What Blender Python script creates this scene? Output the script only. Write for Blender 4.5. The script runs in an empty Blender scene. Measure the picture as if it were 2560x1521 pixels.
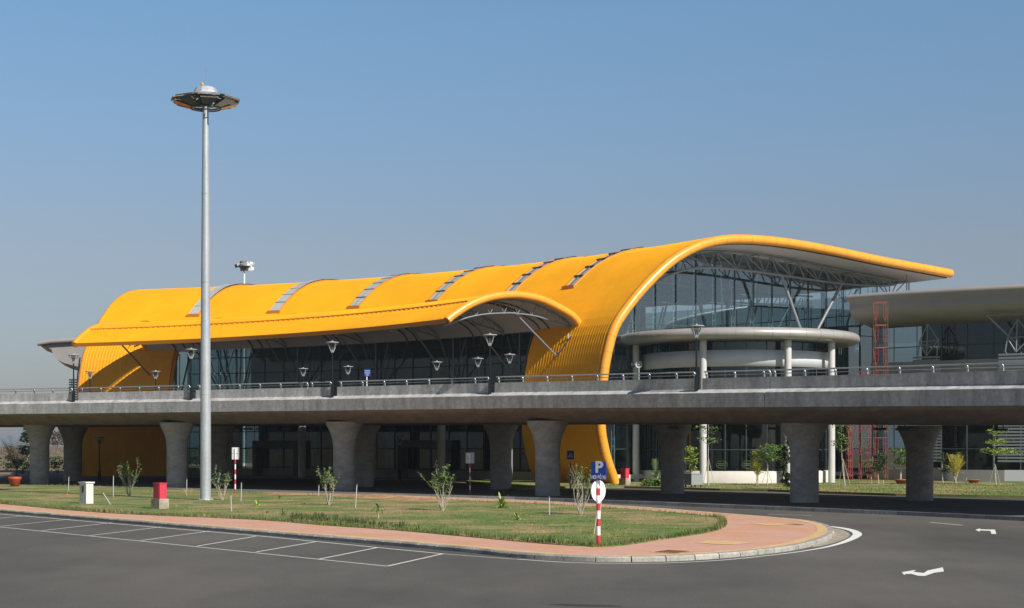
import bpy, math, random
from mathutils import Vector, Matrix, noise
from mathutils.geometry import tessellate_polygon
random.seed(7)
R_ = math.radians
# ------------------------------------------------------------------ camera, sky, sun
F, H, E = 4000.0, 1114.3, 3.2            # focal length in photo pixels, horizon row, eye height
sc = bpy.context.scene
cam_d = bpy.data.cameras.new('camera'); cam = bpy.data.objects.new('camera', cam_d)
sc.collection.objects.link(cam); sc.camera = cam
cam.location = (0, 0, E); cam.rotation_euler = (R_(90), 0, 0)
cam_d.sensor_fit = 'HORIZONTAL'; cam_d.sensor_width = 36.0; cam_d.lens = F / 2560 * 36
cam_d.shift_y = (H - 760.5) / 2560
cam_d.clip_start = 0.5; cam_d.clip_end = 20000
SUN_A, SUN_EL = R_(47.5), R_(38)
SUN = Vector((math.cos(SUN_A) * math.cos(SUN_EL), -math.sin(SUN_A) * math.cos(SUN_EL), math.sin(SUN_EL)))
w = bpy.data.worlds.new('World'); sc.world = w; w.use_nodes = True
nt = w.node_tree; nt.nodes.clear()
sky = nt.nodes.new('ShaderNodeTexSky'); sky.sky_type = 'NISHITA'; sky.sun_disc = False
sky.sun_elevation = SUN_EL; sky.sun_rotation = math.atan2(SUN.x, SUN.y)
sky.altitude = 900; sky.air_density = 1.0; sky.dust_density = 1.2; sky.ozone_density = 2.2
bg = nt.nodes.new('ShaderNodeBackground'); bg.inputs['Strength'].default_value = 0.062
wo = nt.nodes.new('ShaderNodeOutputWorld')

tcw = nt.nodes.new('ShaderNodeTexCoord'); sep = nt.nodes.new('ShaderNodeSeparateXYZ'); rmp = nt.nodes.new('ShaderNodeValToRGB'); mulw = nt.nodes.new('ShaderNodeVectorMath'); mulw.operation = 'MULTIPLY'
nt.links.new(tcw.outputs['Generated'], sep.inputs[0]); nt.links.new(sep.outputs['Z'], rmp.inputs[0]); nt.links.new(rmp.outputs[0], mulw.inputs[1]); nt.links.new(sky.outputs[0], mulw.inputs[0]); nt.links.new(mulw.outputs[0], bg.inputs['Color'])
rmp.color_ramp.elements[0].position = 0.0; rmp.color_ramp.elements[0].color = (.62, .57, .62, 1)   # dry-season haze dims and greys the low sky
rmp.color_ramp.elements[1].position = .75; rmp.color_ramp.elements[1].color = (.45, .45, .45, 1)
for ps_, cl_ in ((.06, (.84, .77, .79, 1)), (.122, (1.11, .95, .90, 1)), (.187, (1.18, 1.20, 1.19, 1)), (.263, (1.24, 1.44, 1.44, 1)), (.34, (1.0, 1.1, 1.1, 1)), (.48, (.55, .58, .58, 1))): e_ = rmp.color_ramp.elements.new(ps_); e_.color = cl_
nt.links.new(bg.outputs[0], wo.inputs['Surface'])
sl = bpy.data.lights.new('sun', 'SUN'); sl.energy = 4.6; sl.angle = R_(0.53); sl.color = (1.0, 0.955, 0.88)
so = bpy.data.objects.new('sun', sl); sc.collection.objects.link(so)
so.rotation_euler = SUN.to_track_quat('Z', 'Y').to_euler(); so.location = (60, -60, 90)
sc.view_settings.view_transform = 'Standard'; sc.view_settings.look = 'None'
sc.view_settings.exposure = 0.4; sc.view_settings.gamma = 1.0
try:
    sc.cycles.transparent_max_bounces = 24; sc.cycles.max_bounces = 8
except Exception: pass

# ------------------------------------------------------------------ helpers
def G(px, py, z=0.0):
    "ground point seen at photo pixel"
    Y = F * (E - z) / (py - H); return Vector(((px - 1280) / F * Y, Y, z))
def PX(px, Y, z=0.0): return Vector(((px - 1280) / F * Y, Y, z))
def ZY(py, Y): return E + (H - py) * Y / F

class MB:
    def __init__(s): s.v = []; s.f = []; s.m = []; s.sm = []
    def add(s, vs, fs, m=0, smooth=False):
        b = len(s.v); s.v += [Vector(p) for p in vs]
        for f in fs: s.f.append([b + i for i in f]); s.m.append(m); s.sm.append(smooth)
    def quad(s, a, b, c, d, m=0): s.add([a, b, c, d], [(0, 1, 2, 3)], m)
    def box(s, c, size, rz=0, m=0, rot=None):
        hx, hy, hz = [x / 2 for x in size]
        M = rot if rot is not None else Matrix.Rotation(rz, 3, 'Z'); c = Vector(c)
        vs = [c + M @ Vector((x * hx, y * hy, z * hz)) for z in (-1, 1) for x, y in ((-1, -1), (1, -1), (1, 1), (-1, 1))]
        s.add(vs, [(3, 2, 1, 0), (4, 5, 6, 7), (0, 1, 5, 4), (1, 2, 6, 5), (2, 3, 7, 6), (3, 0, 4, 7)], m)
    def bar(s, a, b, wx, wy=None, m=0):
        a, b = Vector(a), Vector(b); d = b - a
        if d.length < 1e-6: return
        q = d.to_track_quat('Z', 'Y').to_matrix()
        s.box((a + b) / 2, (wx, wy or wx, d.length), rot=q, m=m)
    def tube(s, a, b, r, r2=None, n=8, m=0, caps=True, smooth=True):
        s.pipe([a, b], [r, r if r2 is None else r2], n, m, caps, smooth)
    def pipe(s, path, r, n=8, m=0, caps=True, smooth=True):
        path = [Vector(p) for p in path]; k = len(path)
        rr = r if isinstance(r, (list, tuple)) else [r] * k
        d0 = (path[1] - path[0]).normalized()
        u = d0.cross(Vector((0, 0, 1)) if abs(d0.z) < .95 else Vector((1, 0, 0))).normalized()
        vs = []
        for i, p in enumerate(path):
            d = (path[min(i + 1, k - 1)] - path[max(i - 1, 0)]).normalized()
            u = (u - d * u.dot(d)).normalized(); w2 = d.cross(u)
            for j in range(n):
                t = 2 * math.pi * j / n; vs.append(p + (u * math.cos(t) + w2 * math.sin(t)) * rr[i])
        fs = [(i * n + j, i * n + (j + 1) % n, (i + 1) * n + (j + 1) % n, (i + 1) * n + j) for i in range(k - 1) for j in range(n)]
        s.add(vs, fs, m, smooth)
        if caps:
            s.add(vs[:n], [tuple(range(n))[::-1]], m); s.add(vs[-n:], [tuple(range(n))], m)
    def lathe(s, prof, c, n=24, m=0, smooth=True, sx=1, sy=1, a0=0, a1=2 * math.pi):
        c = Vector(c); full = abs(a1 - a0 - 2 * math.pi) < 1e-6; nn = n if full else n + 1
        vs = [c + Vector((r * math.cos(a0 + (a1 - a0) * j / n) * sx, r * math.sin(a0 + (a1 - a0) * j / n) * sy, z)) for r, z in prof for j in range(nn)]
        fs = [(i * nn + j, i * nn + (j + 1) % nn, (i + 1) * nn + (j + 1) % nn, (i + 1) * nn + j) for i in range(len(prof) - 1) for j in range(n)]
        s.add(vs, fs, m, smooth)
    def poly(s, pts, m=0):
        pts = [Vector(p) for p in pts]
        tris = tessellate_polygon([pts])
        fs = []
        for t in tris:
            a, b, c = (pts[i] for i in t)
            fs.append(tuple(t) if (b - a).cross(c - a).z >= 0 else tuple(reversed(t)))
        s.add(pts, fs, m)
    def prism(s, pts, z0, z1, m=0):
        top = [Vector((p[0], p[1], z1)) for p in pts]; bot = [Vector((p[0], p[1], z0)) for p in pts]
        s.poly(top, m); n = len(pts)
        s.add(bot + top, [(i, (i + 1) % n, n + (i + 1) % n, n + i) for i in range(n)], m)
    def build(s, name, mats, parent=None, world=True):
        me = bpy.data.meshes.new(name)
        off = ORG.get(parent.name, Vector()) if (parent is not None and world) else Vector()
        me.from_pydata([tuple(p - off) for p in s.v], [], s.f)
        if not isinstance(mats, (list, tuple)): mats = [mats]
        for mm in mats: me.materials.append(mm)
        me.polygons.foreach_set('material_index', s.m); me.polygons.foreach_set('use_smooth', s.sm)
        me.update()
        o = bpy.data.objects.new(name, me); sc.collection.objects.link(o)
        if parent is not None:
            o.parent = parent; ORG[o.name] = off if world else ORG.get(parent.name, Vector())
        return o
ORG = {}
def tag(o, label, cat, group=None, kind=None):
    if label: o['label'] = label
    if cat: o['category'] = cat
    if group: o['group'] = group
    if kind: o['kind'] = kind
    return o
def thing(name, loc, label, cat, group=None, rz=0):
    o = bpy.data.objects.new(name, None); sc.collection.objects.link(o); o.empty_display_size = .3
    o.location = loc; o.rotation_euler = (0, 0, rz); ORG[o.name] = Vector(loc)
    return tag(o, label, cat, group)
def struct(mb, name, mat):
    o = mb.build(name, mat); o['kind'] = 'structure'; return o
def copy_tree(o, parent=None):
    c = o.copy(); sc.collection.objects.link(c)
    if parent is not None: c.parent = parent
    for ch in list(o.children): copy_tree(ch, c)
    return c
def smooth_path(pts, sub=4):
    pts = [Vector(p) for p in pts]; out = []
    for i in range(len(pts) - 1):
        p0 = pts[max(i - 1, 0)]; p1 = pts[i]; p2 = pts[i + 1]; p3 = pts[min(i + 2, len(pts) - 1)]
        for k in range(sub):
            t = k / sub
            out.append(0.5 * ((2 * p1) + (p2 - p0) * t + (2 * p0 - 5 * p1 + 4 * p2 - p3) * t * t + (3 * p1 - p0 - 3 * p2 + p3) * t ** 3))
    out.append(pts[-1]); return out

# ------------------------------------------------------------------ materials
def mat(name, col, rough=.6, metal=0, var=0, vscale=2.0, bump=0, bscale=40, col2=None, stretch=None, spec=None, detail=5, lo=.35, hi=.65, fine=None):
    m = bpy.data.materials.new(name); m.use_nodes = True; N = m.node_tree; b = N.nodes['Principled BSDF']
    b.inputs['Roughness'].default_value = rough; b.inputs['Metallic'].default_value = metal
    if spec is not None: b.inputs['Specular IOR Level'].default_value = spec
    b.inputs['Base Color'].default_value = (*col, 1)
    if var or col2 or bump:
        tc = N.nodes.new('ShaderNodeTexCoord'); mp = N.nodes.new('ShaderNodeMapping'); N.links.new(tc.outputs['Object'], mp.inputs[0])
        if stretch: mp.inputs['Scale'].default_value = stretch
    if var or col2:
        nz = N.nodes.new('ShaderNodeTexNoise'); nz.inputs['Scale'].default_value = vscale; nz.inputs['Detail'].default_value = detail
        nz.inputs['Roughness'].default_value = .62
        N.links.new(mp.outputs[0], nz.inputs['Vector'])
        cr = N.nodes.new('ShaderNodeValToRGB'); cr.color_ramp.elements[0].position = lo; cr.color_ramp.elements[1].position = hi
        c2 = col2 or tuple(c * (1 + var) for c in col); c1 = col if col2 else tuple(c * (1 - var) for c in col)
        cr.color_ramp.elements[0].color = (*c1, 1); cr.color_ramp.elements[1].color = (*c2, 1)
        N.links.new(nz.outputs[0], cr.inputs[0]); out = cr.outputs[0]
        if fine:
            n2 = N.nodes.new('ShaderNodeTexNoise'); n2.inputs['Scale'].default_value = fine[0]; n2.inputs['Detail'].default_value = 3
            N.links.new(tc.outputs['Object'], n2.inputs['Vector'])
            mr = N.nodes.new('ShaderNodeMapRange'); mr.inputs['From Min'].default_value = .3; mr.inputs['From Max'].default_value = .7
            mr.inputs['To Min'].default_value = 1 - fine[1]; mr.inputs['To Max'].default_value = 1 + fine[1]
            N.links.new(n2.outputs[0], mr.inputs[0])
            vm = N.nodes.new('ShaderNodeVectorMath'); vm.operation = 'SCALE'
            N.links.new(out, vm.inputs[0]); N.links.new(mr.outputs[0], vm.inputs['Scale']); out = vm.outputs[0]
        N.links.new(out, b.inputs['Base Color'])
    if bump:
        nb = N.nodes.new('ShaderNodeTexNoise'); nb.inputs['Scale'].default_value = bscale; nb.inputs['Detail'].default_value = 4
        N.links.new(tc.outputs['Object'], nb.inputs['Vector'])
        bp = N.nodes.new('ShaderNodeBump'); bp.inputs['Strength'].default_value = bump; bp.inputs['Distance'].default_value = .02
        N.links.new(nb.outputs[0], bp.inputs['Height']); N.links.new(bp.outputs[0], b.inputs['Normal'])
    return m
def glass_mat(name, tint, refl=.08, gl=(0.75, .85, .88), rough=.02):
    m = bpy.data.materials.new(name); m.use_nodes = True; N = m.node_tree; N.nodes.clear()
    o = N.nodes.new('ShaderNodeOutputMaterial'); mx = N.nodes.new('ShaderNodeMixShader'); t = N.nodes.new('ShaderNodeBsdfTransparent')
    g = N.nodes.new('ShaderNodeBsdfGlossy'); lw = N.nodes.new('ShaderNodeLayerWeight'); lw.inputs[0].default_value = .5
    fr = N.nodes.new('ShaderNodeMath'); fr.operation = 'POWER'; fr.inputs[1].default_value = 4.0; N.links.new(lw.outputs['Facing'], fr.inputs[0])
    ad = N.nodes.new('ShaderNodeMath'); ad.operation = 'ADD'; ad.inputs[1].default_value = refl; ad.use_clamp = True
    t.inputs[0].default_value = (*tint, 1); g.inputs['Color'].default_value = (*gl, 1); g.inputs['Roughness'].default_value = rough
    N.links.new(fr.outputs[0], ad.inputs[0]); N.links.new(ad.outputs[0], mx.inputs[0])
    N.links.new(t.outputs[0], mx.inputs[1]); N.links.new(g.outputs[0], mx.inputs[2]); N.links.new(mx.outputs[0], o.inputs[0])
    return m
M = {}
M['yellow'] = mat('yellow_sheet', (.86, .375, .004), .5, var=.07, vscale=.22, spec=.3, fine=(1.4, .035))
M['yellow_tube'] = mat('yellow_tube', (.80, .34, .035), .33, var=.05, vscale=.8)
M['seam'] = mat('seam_orange', (.42, .16, .012), .6)
M['orange_dark'] = mat('orange_trim', (.55, .2, .012), .5)
M['soffit'] = mat('soffit_panel', (.50, .48, .46), .7, var=.06, vscale=.5)
M['steel'] = mat('steel_grey', (.21, .235, .245), .5, metal=.2)
M['steel_dk'] = mat('steel_dark', (.05, .065, .07), .5)
M['mullion'] = mat('mullion', (.035, .06, .065), .45)
M['lattice'] = mat('lattice_pale', (.42, .52, .54), .5)
M['white'] = mat('white_paint', (.78, .78, .76), .5)
M['line'] = mat('road_paint', (.62, .62, .57), .7, var=.14, vscale=9, fine=(60, .12))
M['line_bright'] = mat('road_paint_bright', (.74, .74, .69), .7, var=.08, vscale=12)
M['red'] = mat('red_paint', (.52, .03, .045), .45, var=.08, vscale=8)
M['red_box'] = mat('red_box_paint', (.55, .035, .07), .5, var=.12, vscale=5)
M['concrete'] = mat('viaduct_concrete', (.30, .292, .29), .85, var=0, col2=(.56, .55, .54), vscale=1.6, stretch=(1, 1, .22), bump=.35, bscale=6, fine=(5, .16), lo=.3, hi=.7)
M['concrete_pier'] = mat('pier_concrete', (.27, .255, .24), .85, col2=(.42, .40, .38), vscale=1.2, stretch=(1, 1, 2.2), bump=.3, bscale=7, fine=(7, .12), lo=.3, hi=.7)
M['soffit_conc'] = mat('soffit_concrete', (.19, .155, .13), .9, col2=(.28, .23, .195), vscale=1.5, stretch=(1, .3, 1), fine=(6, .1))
M['joint'] = mat('joint_dark', (.03, .03, .03), .9)
M['galv'] = mat('galvanised_rail', (.46, .50, .52), .35, metal=.6, var=.1, vscale=3)
M['mast'] = mat('mast_galvanised', (.42, .45, .47), .42, metal=.35, var=.09, vscale=1.5, stretch=(1, 1, .4), fine=(9, .07))
M['black'] = mat('black_post', (.010, .011, .012), .75, spec=.2)
M['dish'] = mat('lamp_dish', (.34, .35, .35), .5)
M['lampglass'] = glass_mat('lamp_glass', (.6, .63, .66), .05)
M['dark_dish'] = mat('floodlight_housing', (.10, .095, .08), .5, metal=.3)
M['panel_grey'] = mat('panel_grey', (.48, .46, .42), .55, metal=.2, var=.25, vscale=6)
M['reflector'] = mat('reflector', (.78, .79, .80), .28, metal=.6)
M['orange'] = mat('amber', (.8, .25, .03), .4)
M['asphalt'] = mat('asphalt', (.055, .051, .047), .85, col2=(.122, .112, .10), vscale=.3, bump=.35, bscale=60, fine=(22, .3), lo=.3, hi=.7, stretch=(.5, .22, 1), detail=8)
M['asphalt2'] = mat('asphalt_road', (.066, .061, .055), .85, col2=(.10, .092, .083), vscale=.2, fine=(30, .2), lo=.25, hi=.75, stretch=(1, .35, 1))
M['kerb'] = mat('kerb_stone', (.22, .205, .185), .8, col2=(.44, .42, .38), vscale=1.1, fine=(14, .2), lo=.3, hi=.7)
M['kerb_dark'] = mat('kerb_shaded_stone', (.17, .165, .16), .85, col2=(.26, .25, .24), vscale=.8, fine=(9, .15))  # darker copy of the kerb stone, the median kerb's shade put into its colour
M['yellow_brick'] = mat('yellow_paver', (.60, .40, .19), .85, var=.15, vscale=3, fine=(30, .12))
M['soil'] = mat('soil', (.26, .13, .065), .95, col2=(.36, .23, .12), vscale=1.6, fine=(20, .2))
M['grate'] = mat('rusty_cover', (.16, .075, .04), .8, var=.2, vscale=6)
M['cream'] = mat('cream_wall', (.60, .56, .50), .7, var=.05, vscale=1.0)
M['pale_band'] = mat('pale_band', (.60, .62, .65), .6, var=.04, vscale=1.0)
M['wallgrey'] = mat('grey_wall', (.30, .29, .28), .8, var=.06, vscale=.6)
M['aluminium'] = mat('champagne_cladding', (.47, .445, .425), .33, metal=.35, var=.05, vscale=.7)
M['wing_clad'] = mat('wing_cladding', (.30, .285, .275), .5, metal=.0, var=.06, vscale=.4)
M['column'] = mat('column_cladding', (.55, .54, .52), .45, var=.05, vscale=1)
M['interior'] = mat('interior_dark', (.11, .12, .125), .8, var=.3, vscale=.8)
M['emblem'] = mat('emblem_green', (.10, .16, .05), .6)
M['canopy_soffit'] = mat('canopy_lining', (.45, .43, .41), .7, var=.06, vscale=.5)
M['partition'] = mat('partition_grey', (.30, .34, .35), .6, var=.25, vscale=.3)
M['int_floor'] = mat('interior_floor', (.16, .16, .16), .5)
M['paving'] = mat('apron_paving', (.13, .12, .11), .9, var=.15, vscale=.5, fine=(8, .12))
M['bark'] = mat('bark', (.25, .21, .165), .9, var=.2, vscale=8)
M['bark_pale'] = mat('pale_bark', (.42, .37, .30), .9, var=.2, vscale=8)
M['leaf'] = mat('leaf_green', (.055, .12, .022), .6, col2=(.13, .21, .04), vscale=2.5)
M['leaf_light'] = mat('leaf_light', (.14, .24, .03), .6, col2=(.30, .38, .06), vscale=3)
M['leaf_dark'] = mat('leaf_dark', (.022, .05, .014), .6, col2=(.05, .085, .022), vscale=3)
M['leaf_yellow'] = mat('leaf_yellow', (.30, .30, .03), .6, col2=(.50, .42, .04), vscale=3)
M['leaf_brown'] = mat('leaf_brown', (.13, .092, .06), .8, col2=(.20, .15, .10), vscale=1.2)
M['terracotta'] = mat('terracotta_pot', (.42, .075, .035), .65, var=.12, vscale=4)
M['cabinet'] = mat('cabinet_paint', (.66, .64, .58), .6, var=.06, vscale=3, fine=(11, .05))
M['cabinet_dk'] = mat('meter_window', (.03, .035, .03), .3)
M['conc_block'] = mat('plinth_block', (.42, .38, .31), .9, col2=(.25, .2, .15), vscale=3, fine=(16, .15))
M['blue'] = mat('sign_blue', (.006, .045, .30), .4)
M['signback'] = mat('sign_back', (.55, .56, .57), .5, var=.05, vscale=3)
M['sign_white'] = mat('sign_white', (.8, .8, .8), .5)
M['letter'] = mat('letter_grey', (.50, .53, .56), .5)
M['bin'] = mat('grey_cabinet', (.25, .27, .28), .5)
M['stake'] = mat('pale_pipe', (.42, .44, .43), .6)
M['bamboo'] = mat('bamboo_stick', (.5, .46, .36), .7)
M['scaf'] = mat('scaffold_red', (.30, .06, .045), .6, var=.2, vscale=2)
M['glass'] = glass_mat('facade_glass', (.33, .43, .45), .05)
M['glass_end'] = glass_mat('end_wall_glass', (.58, .68, .71), .26, gl=(.62, .74, .80))
M['glass_dk'] = glass_mat('dark_glass', (.32, .40, .43), .10, gl=(.5, .6, .66))
def translucent(name, col, f=.45):
    m = bpy.data.materials.new(name); m.use_nodes = True; N = m.node_tree; b = N.nodes['Principled BSDF']; b.inputs['Base Color'].default_value = (*col, 1); b.inputs['Roughness'].default_value = .25
    t = N.nodes.new('ShaderNodeBsdfTransparent'); t.inputs[0].default_value = (.8, .85, .86, 1); mx = N.nodes.new('ShaderNodeMixShader'); mx.inputs[0].default_value = f; o = N.nodes['Material Output']
    N.links.new(b.outputs[0], mx.inputs[1]); N.links.new(t.outputs[0], mx.inputs[2]); N.links.new(mx.outputs[0], o.inputs[0]); return m
M['glass_roof'] = translucent('skylight_glass', (.62, .64, .60), .3)
def brick_mat():
    m = mat('red_paver', (.50, .20, .125), .85); N = m.node_tree; b = N.nodes['Principled BSDF']
    tc = N.nodes.new('ShaderNodeTexCoord'); br = N.nodes.new('ShaderNodeTexBrick')
    br.inputs['Scale'].default_value = 3.2; br.inputs['Color1'].default_value = (.62, .37, .30, 1); br.inputs['Color2'].default_value = (.54, .30, .24, 1)
    br.inputs['Mortar'].default_value = (.44, .26, .17, 1); br.inputs['Mortar Size'].default_value = .02
    N.links.new(tc.outputs['Object'], br.inputs['Vector'])
    nz = N.nodes.new('ShaderNodeTexNoise'); nz.inputs['Scale'].default_value = .45; nz.inputs['Detail'].default_value = 5
    N.links.new(tc.outputs['Object'], nz.inputs['Vector'])
    cr = N.nodes.new('ShaderNodeValToRGB'); cr.color_ramp.elements[0].position = .42; cr.color_ramp.elements[1].position = .62
    cr.color_ramp.elements[0].color = (1, 1, 1, 1); cr.color_ramp.elements[1].color = (1.0, .88, .66, 1)
    N.links.new(nz.outputs[0], cr.inputs[0])
    mx = N.nodes.new('ShaderNodeVectorMath'); mx.operation = 'MULTIPLY'
    N.links.new(br.outputs[0], mx.inputs[0]); N.links.new(cr.outputs[0], mx.inputs[1]); N.links.new(mx.outputs[0], b.inputs['Base Color'])
    return m
M['brick'] = brick_mat()
def grass_mat(name, a, b_, c_, s1=.5, s2=6):
    m = mat(name, a, .9, col2=b_, vscale=s1, lo=.38, hi=.62, fine=(s2, .28), detail=6); N = m.node_tree
    b = N.nodes['Principled BSDF']; link = b.inputs['Base Color'].links[0]; src = link.from_socket
    tc = N.nodes.new('ShaderNodeTexCoord'); nz = N.nodes.new('ShaderNodeTexNoise'); nz.inputs['Scale'].default_value = .33; nz.inputs['Detail'].default_value = 7
    nz.inputs['Roughness'].default_value = .7
    mp = N.nodes.new('ShaderNodeMapping'); mp.inputs['Location'].default_value = (31, 7, 2); N.links.new(tc.outputs['Object'], mp.inputs[0]); N.links.new(mp.outputs[0], nz.inputs['Vector'])
    cr = N.nodes.new('ShaderNodeValToRGB'); cr.color_ramp.elements[0].position = .44; cr.color_ramp.elements[1].position = .62
    N.links.new(nz.outputs[0], cr.inputs[0])
    mx = N.nodes.new('ShaderNodeMix'); mx.data_type = 'RGBA'; N.links.new(cr.outputs[0], mx.inputs[0]); N.links.new(src, mx.inputs[6]); mx.inputs[7].default_value = (*c_, 1)
    N.links.new(mx.outputs[2], b.inputs['Base Color']); return m
M['turf'] = grass_mat('island_turf', (.06, .13, .018), (.15, .18, .04), (.32, .22, .11), .8, 7)
M['blade'] = grass_mat('grass_blade', (.065, .15, .018), (.17, .205, .045), (.34, .26, .12), .7, 9)
M['lawn'] = grass_mat('lawn_turf', (.065, .14, .02), (.12, .18, .035), (.28, .20, .09), .3, 4)
M['field'] = grass_mat('dry_field', (.12, .10, .05), (.20, .15, .08), (.24, .16, .09), .02, 1)
M['hill'] = mat('hazy_hill', (.16, .19, .21), .95, var=.1, vscale=.002)

# ------------------------------------------------------------------ the ground
m_ = MB(); m_.quad((-6000, -300, -.05), (6000, -300, -.05), (6000, 12000, -.05), (-6000, 12000, -.05)); struct(m_, 'ground', M['field'])
m_ = MB(); m_.poly([(-75, -25, 0), (75, -25, 0), (75, 118, 0), (40, 118, 0), (10, 119, 0), (-20, 150, 0), (-45, 175, 0), (-110, 185, 0), (-110, 60, 0)])
struct(m_, 'asphalt', M['asphalt'])
KF = [(-900, 1207), (-400, 1249), (0, 1282), (320, 1309), (640, 1336.5), (900, 1358), (1152, 1380), (1280, 1394), (1400, 1401), (1498, 1405), (1590, 1405.5), (1690, 1403.3), (1810, 1396), (1920, 1385), (1985, 1376), (2032, 1365.5), (2065, 1354), (2083, 1343), (2084, 1332), (2066, 1320), (2015, 1309), (1920, 1300), (1805, 1290.5), (1690, 1281), (1536, 1270), (1400, 1262), (1280, 1255.5), (640, 1231), (0, 1208), (-900, 1178)]
kerb_out = smooth_path([G(*p) for p in KF], 3)
def offset_path(path, d):
    out = []; n = len(path)
    for i, p in enumerate(path):
        t = path[min(i + 1, n - 1)] - path[max(i - 1, 0)]; t.z = 0; t.normalize()
        out.append(p + Vector((-t.y, t.x, 0)) * d)
    return out
KT = .15
def resample(path, step):
    out = [path[0].copy()]; acc = 0
    for a, b in zip(path[:-1], path[1:]):
        L = (b - a).length; 
        if L < 1e-6: continue
        while acc + L >= step:
            t = (step - acc) / L; a = a.lerp(b, t); L = (b - a).length; out.append(a.copy()); acc = 0
        acc += L
    return out
kr = resample(kerb_out, .25)
ki = offset_path(kr, .22)
mb = MB()
k = 0
while k < len(kr) - 5:     # stones 1 m long with open joints
    j = k + 4; a = kr[k:j + 1]; b = ki[k:j + 1]
    e = .018
    a = [a[0].lerp(a[1], e / .25)] + a[1:-1] + [a[-1].lerp(a[-2], e / .25)]; b = [b[0].lerp(b[1], e / .25)] + b[1:-1] + [b[-1].lerp(b[-2], e / .25)]
    c = [x.lerp(y, .2) for x, y in zip(a, b)]; up = Vector((0, 0, KT + .012 * (noise.noise(a[0] * .7)))); n = len(a)
    vs = a + [x + up - Vector((0, 0, .045)) for x in a] + [x + up for x in c] + [x + up for x in b] + b
    fs = [(r * n + i, r * n + i + 1, (r + 1) * n + i + 1, (r + 1) * n + i) for r in range(4) for i in range(n - 1)]
    fs += [(0, n, 2 * n, 3 * n, 4 * n)[::1], (n - 1, 5 * n - 1, 4 * n - 1, 3 * n - 1, 2 * n - 1)]
    mb.add(vs, fs); k = j
struct(mb, 'kerb', M['kerb'])
inner = [Vector((p.x, p.y, KT - .004)) for p in offset_path(kerb_out, .19)]
m_ = MB(); m_.poly(inner); struct(m_, 'sidewalk', M['brick'])
m_ = MB(); a = offset_path(kr, .225); b = offset_path(kr, .60)
for i in range(len(kr) - 1):
    if kr[i].y > 100 : continue
    m_.quad(*[Vector((q.x, q.y, KT + .002)) for q in (a[i], a[i + 1], b[i + 1], b[i])])
struct(m_, 'sidewalk_border', M['yellow_brick'])
def strip(mb, a, b, wd, z=.006):
    a, b = Vector(a), Vector(b); t = (b - a); t.z = 0; t.normalize(); n = Vector((-t.y, t.x, 0)) * wd / 2
    mb.quad(*[Vector((p.x, p.y, z)) for p in (a - n, b - n, b + n, a + n)])
# yellow paver inlays and drain cover on the brick nose
m_ = MB(); m_.poly([G(x, y, KT + .005) for x, y in ((1738, 1357), (1770, 1351), (1815, 1352), (1880, 1357), (1838, 1362), (1800, 1361.5))])
m_.poly([G(x, y, KT + .005) for x, y in ((1875, 1309), (1925, 1307), (1990, 1311), (1990, 1315), (1925, 1314.5))]); struct(m_, 'paver_inlay', M['yellow_brick'])
m_ = MB(); m_.poly([G(x, y, KT + .004) for x, y in ((1622, 1379.5), (1672, 1373.5), (1736, 1378.5), (1690, 1384.5))]); struct(m_, 'drain_frame', M['yellow_brick'])
m_ = MB(); m_.poly([G(x, y, KT + .009) for x, y in ((1635, 1379.3), (1672, 1374.6), (1726, 1378.3), (1688, 1383))]); struct(m_, 'drain_cover', M['grate'])
m_ = MB(); m_.poly([G(x, y, KT + .009) for x, y in ((1957, 1310.5), (1985, 1310), (2014, 1312), (1990, 1312.6))]); struct(m_, 'drain_slot', M['grate'])
# concrete apron at the nose + thick white edge line
m_ = MB()
ap = [G(x, y) for x, y in ((2070, 1322), (2092, 1322), (2108, 1326), (2121, 1332), (2125, 1339), (2117, 1346), (2100, 1353), (2078, 1360), (2052, 1366), (2030, 1369), (2040, 1362), (2083, 1345))]
m_.poly([Vector((p.x, p.y, .005)) for p in ap]); struct(m_, 'concrete_apron', M['conc_block'])
m_ = MB()
outl = smooth_path([G(*p) for p in ((1288, 1399), (1400, 1406.5), (1498, 1409.5), (1590, 1410), (1690, 1408), (1810, 1401.5), (1920, 1390.5), (1990, 1382), (2060, 1371), (2105, 1360.5), (2135, 1350), (2152, 1341), (2154, 1334), (2140, 1326.5), (2110, 1320), (2060, 1314.5), (2010, 1309.8), (1960, 1305))], 4)
wid = [(.10 if i < 30 else min(.12 + (i - 30) * .014, .32) if i < 58 else .14) for i in range(len(outl))]
o1 = offset_path(outl, 0); nn = len(outl)
for i in range(nn - 1):
    t = (outl[min(i + 1, nn - 1)] - outl[max(i - 1, 0)]); t.z = 0; t.normalize(); n_ = Vector((-t.y, t.x, 0))
    t2 = (outl[min(i + 2, nn - 1)] - outl[i]); t2.z = 0; t2.normalize(); n2 = Vector((-t2.y, t2.x, 0))
    m_.quad(*[Vector((q.x, q.y, .007)) for q in (outl[i], outl[i + 1], outl[i + 1] + n2 * wid[i + 1], outl[i] + n_ * wid[i])])
struct(m_, 'edge_line', M['line_bright'])
m_ = MB()
strip(m_, G(-500, 1243.5), G(0, 1285.8), .12); strip(m_, G(0, 1285.8), G(640, 1340), .12); strip(m_, G(640, 1340), G(1107, 1385.5), .12, .0065)
strip(m_, G(-300, 1293), G(0, 1318.3), .1); strip(m_, G(0, 1318.3), G(400, 1358.5), .1); strip(m_, G(400, 1358.5), G(968, 1416.5), .1)
for a, b in (((968, 1416.5), (1107, 1385.5)), ((799, 1398.5), (943, 1370)), ((640.5, 1381), (791, 1355)), ((492, 1366.5), (640, 1341.5)), ((352, 1352.5), (524, 1328.5)), ((224, 1340), (400, 1318.5)), ((105, 1327.5), (280, 1307.5)), ((0, 1316.5), (175, 1299)), ((-110, 1306), (72, 1290))):
    strip(m_, G(*a), G(*b), .1, .0075)
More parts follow.
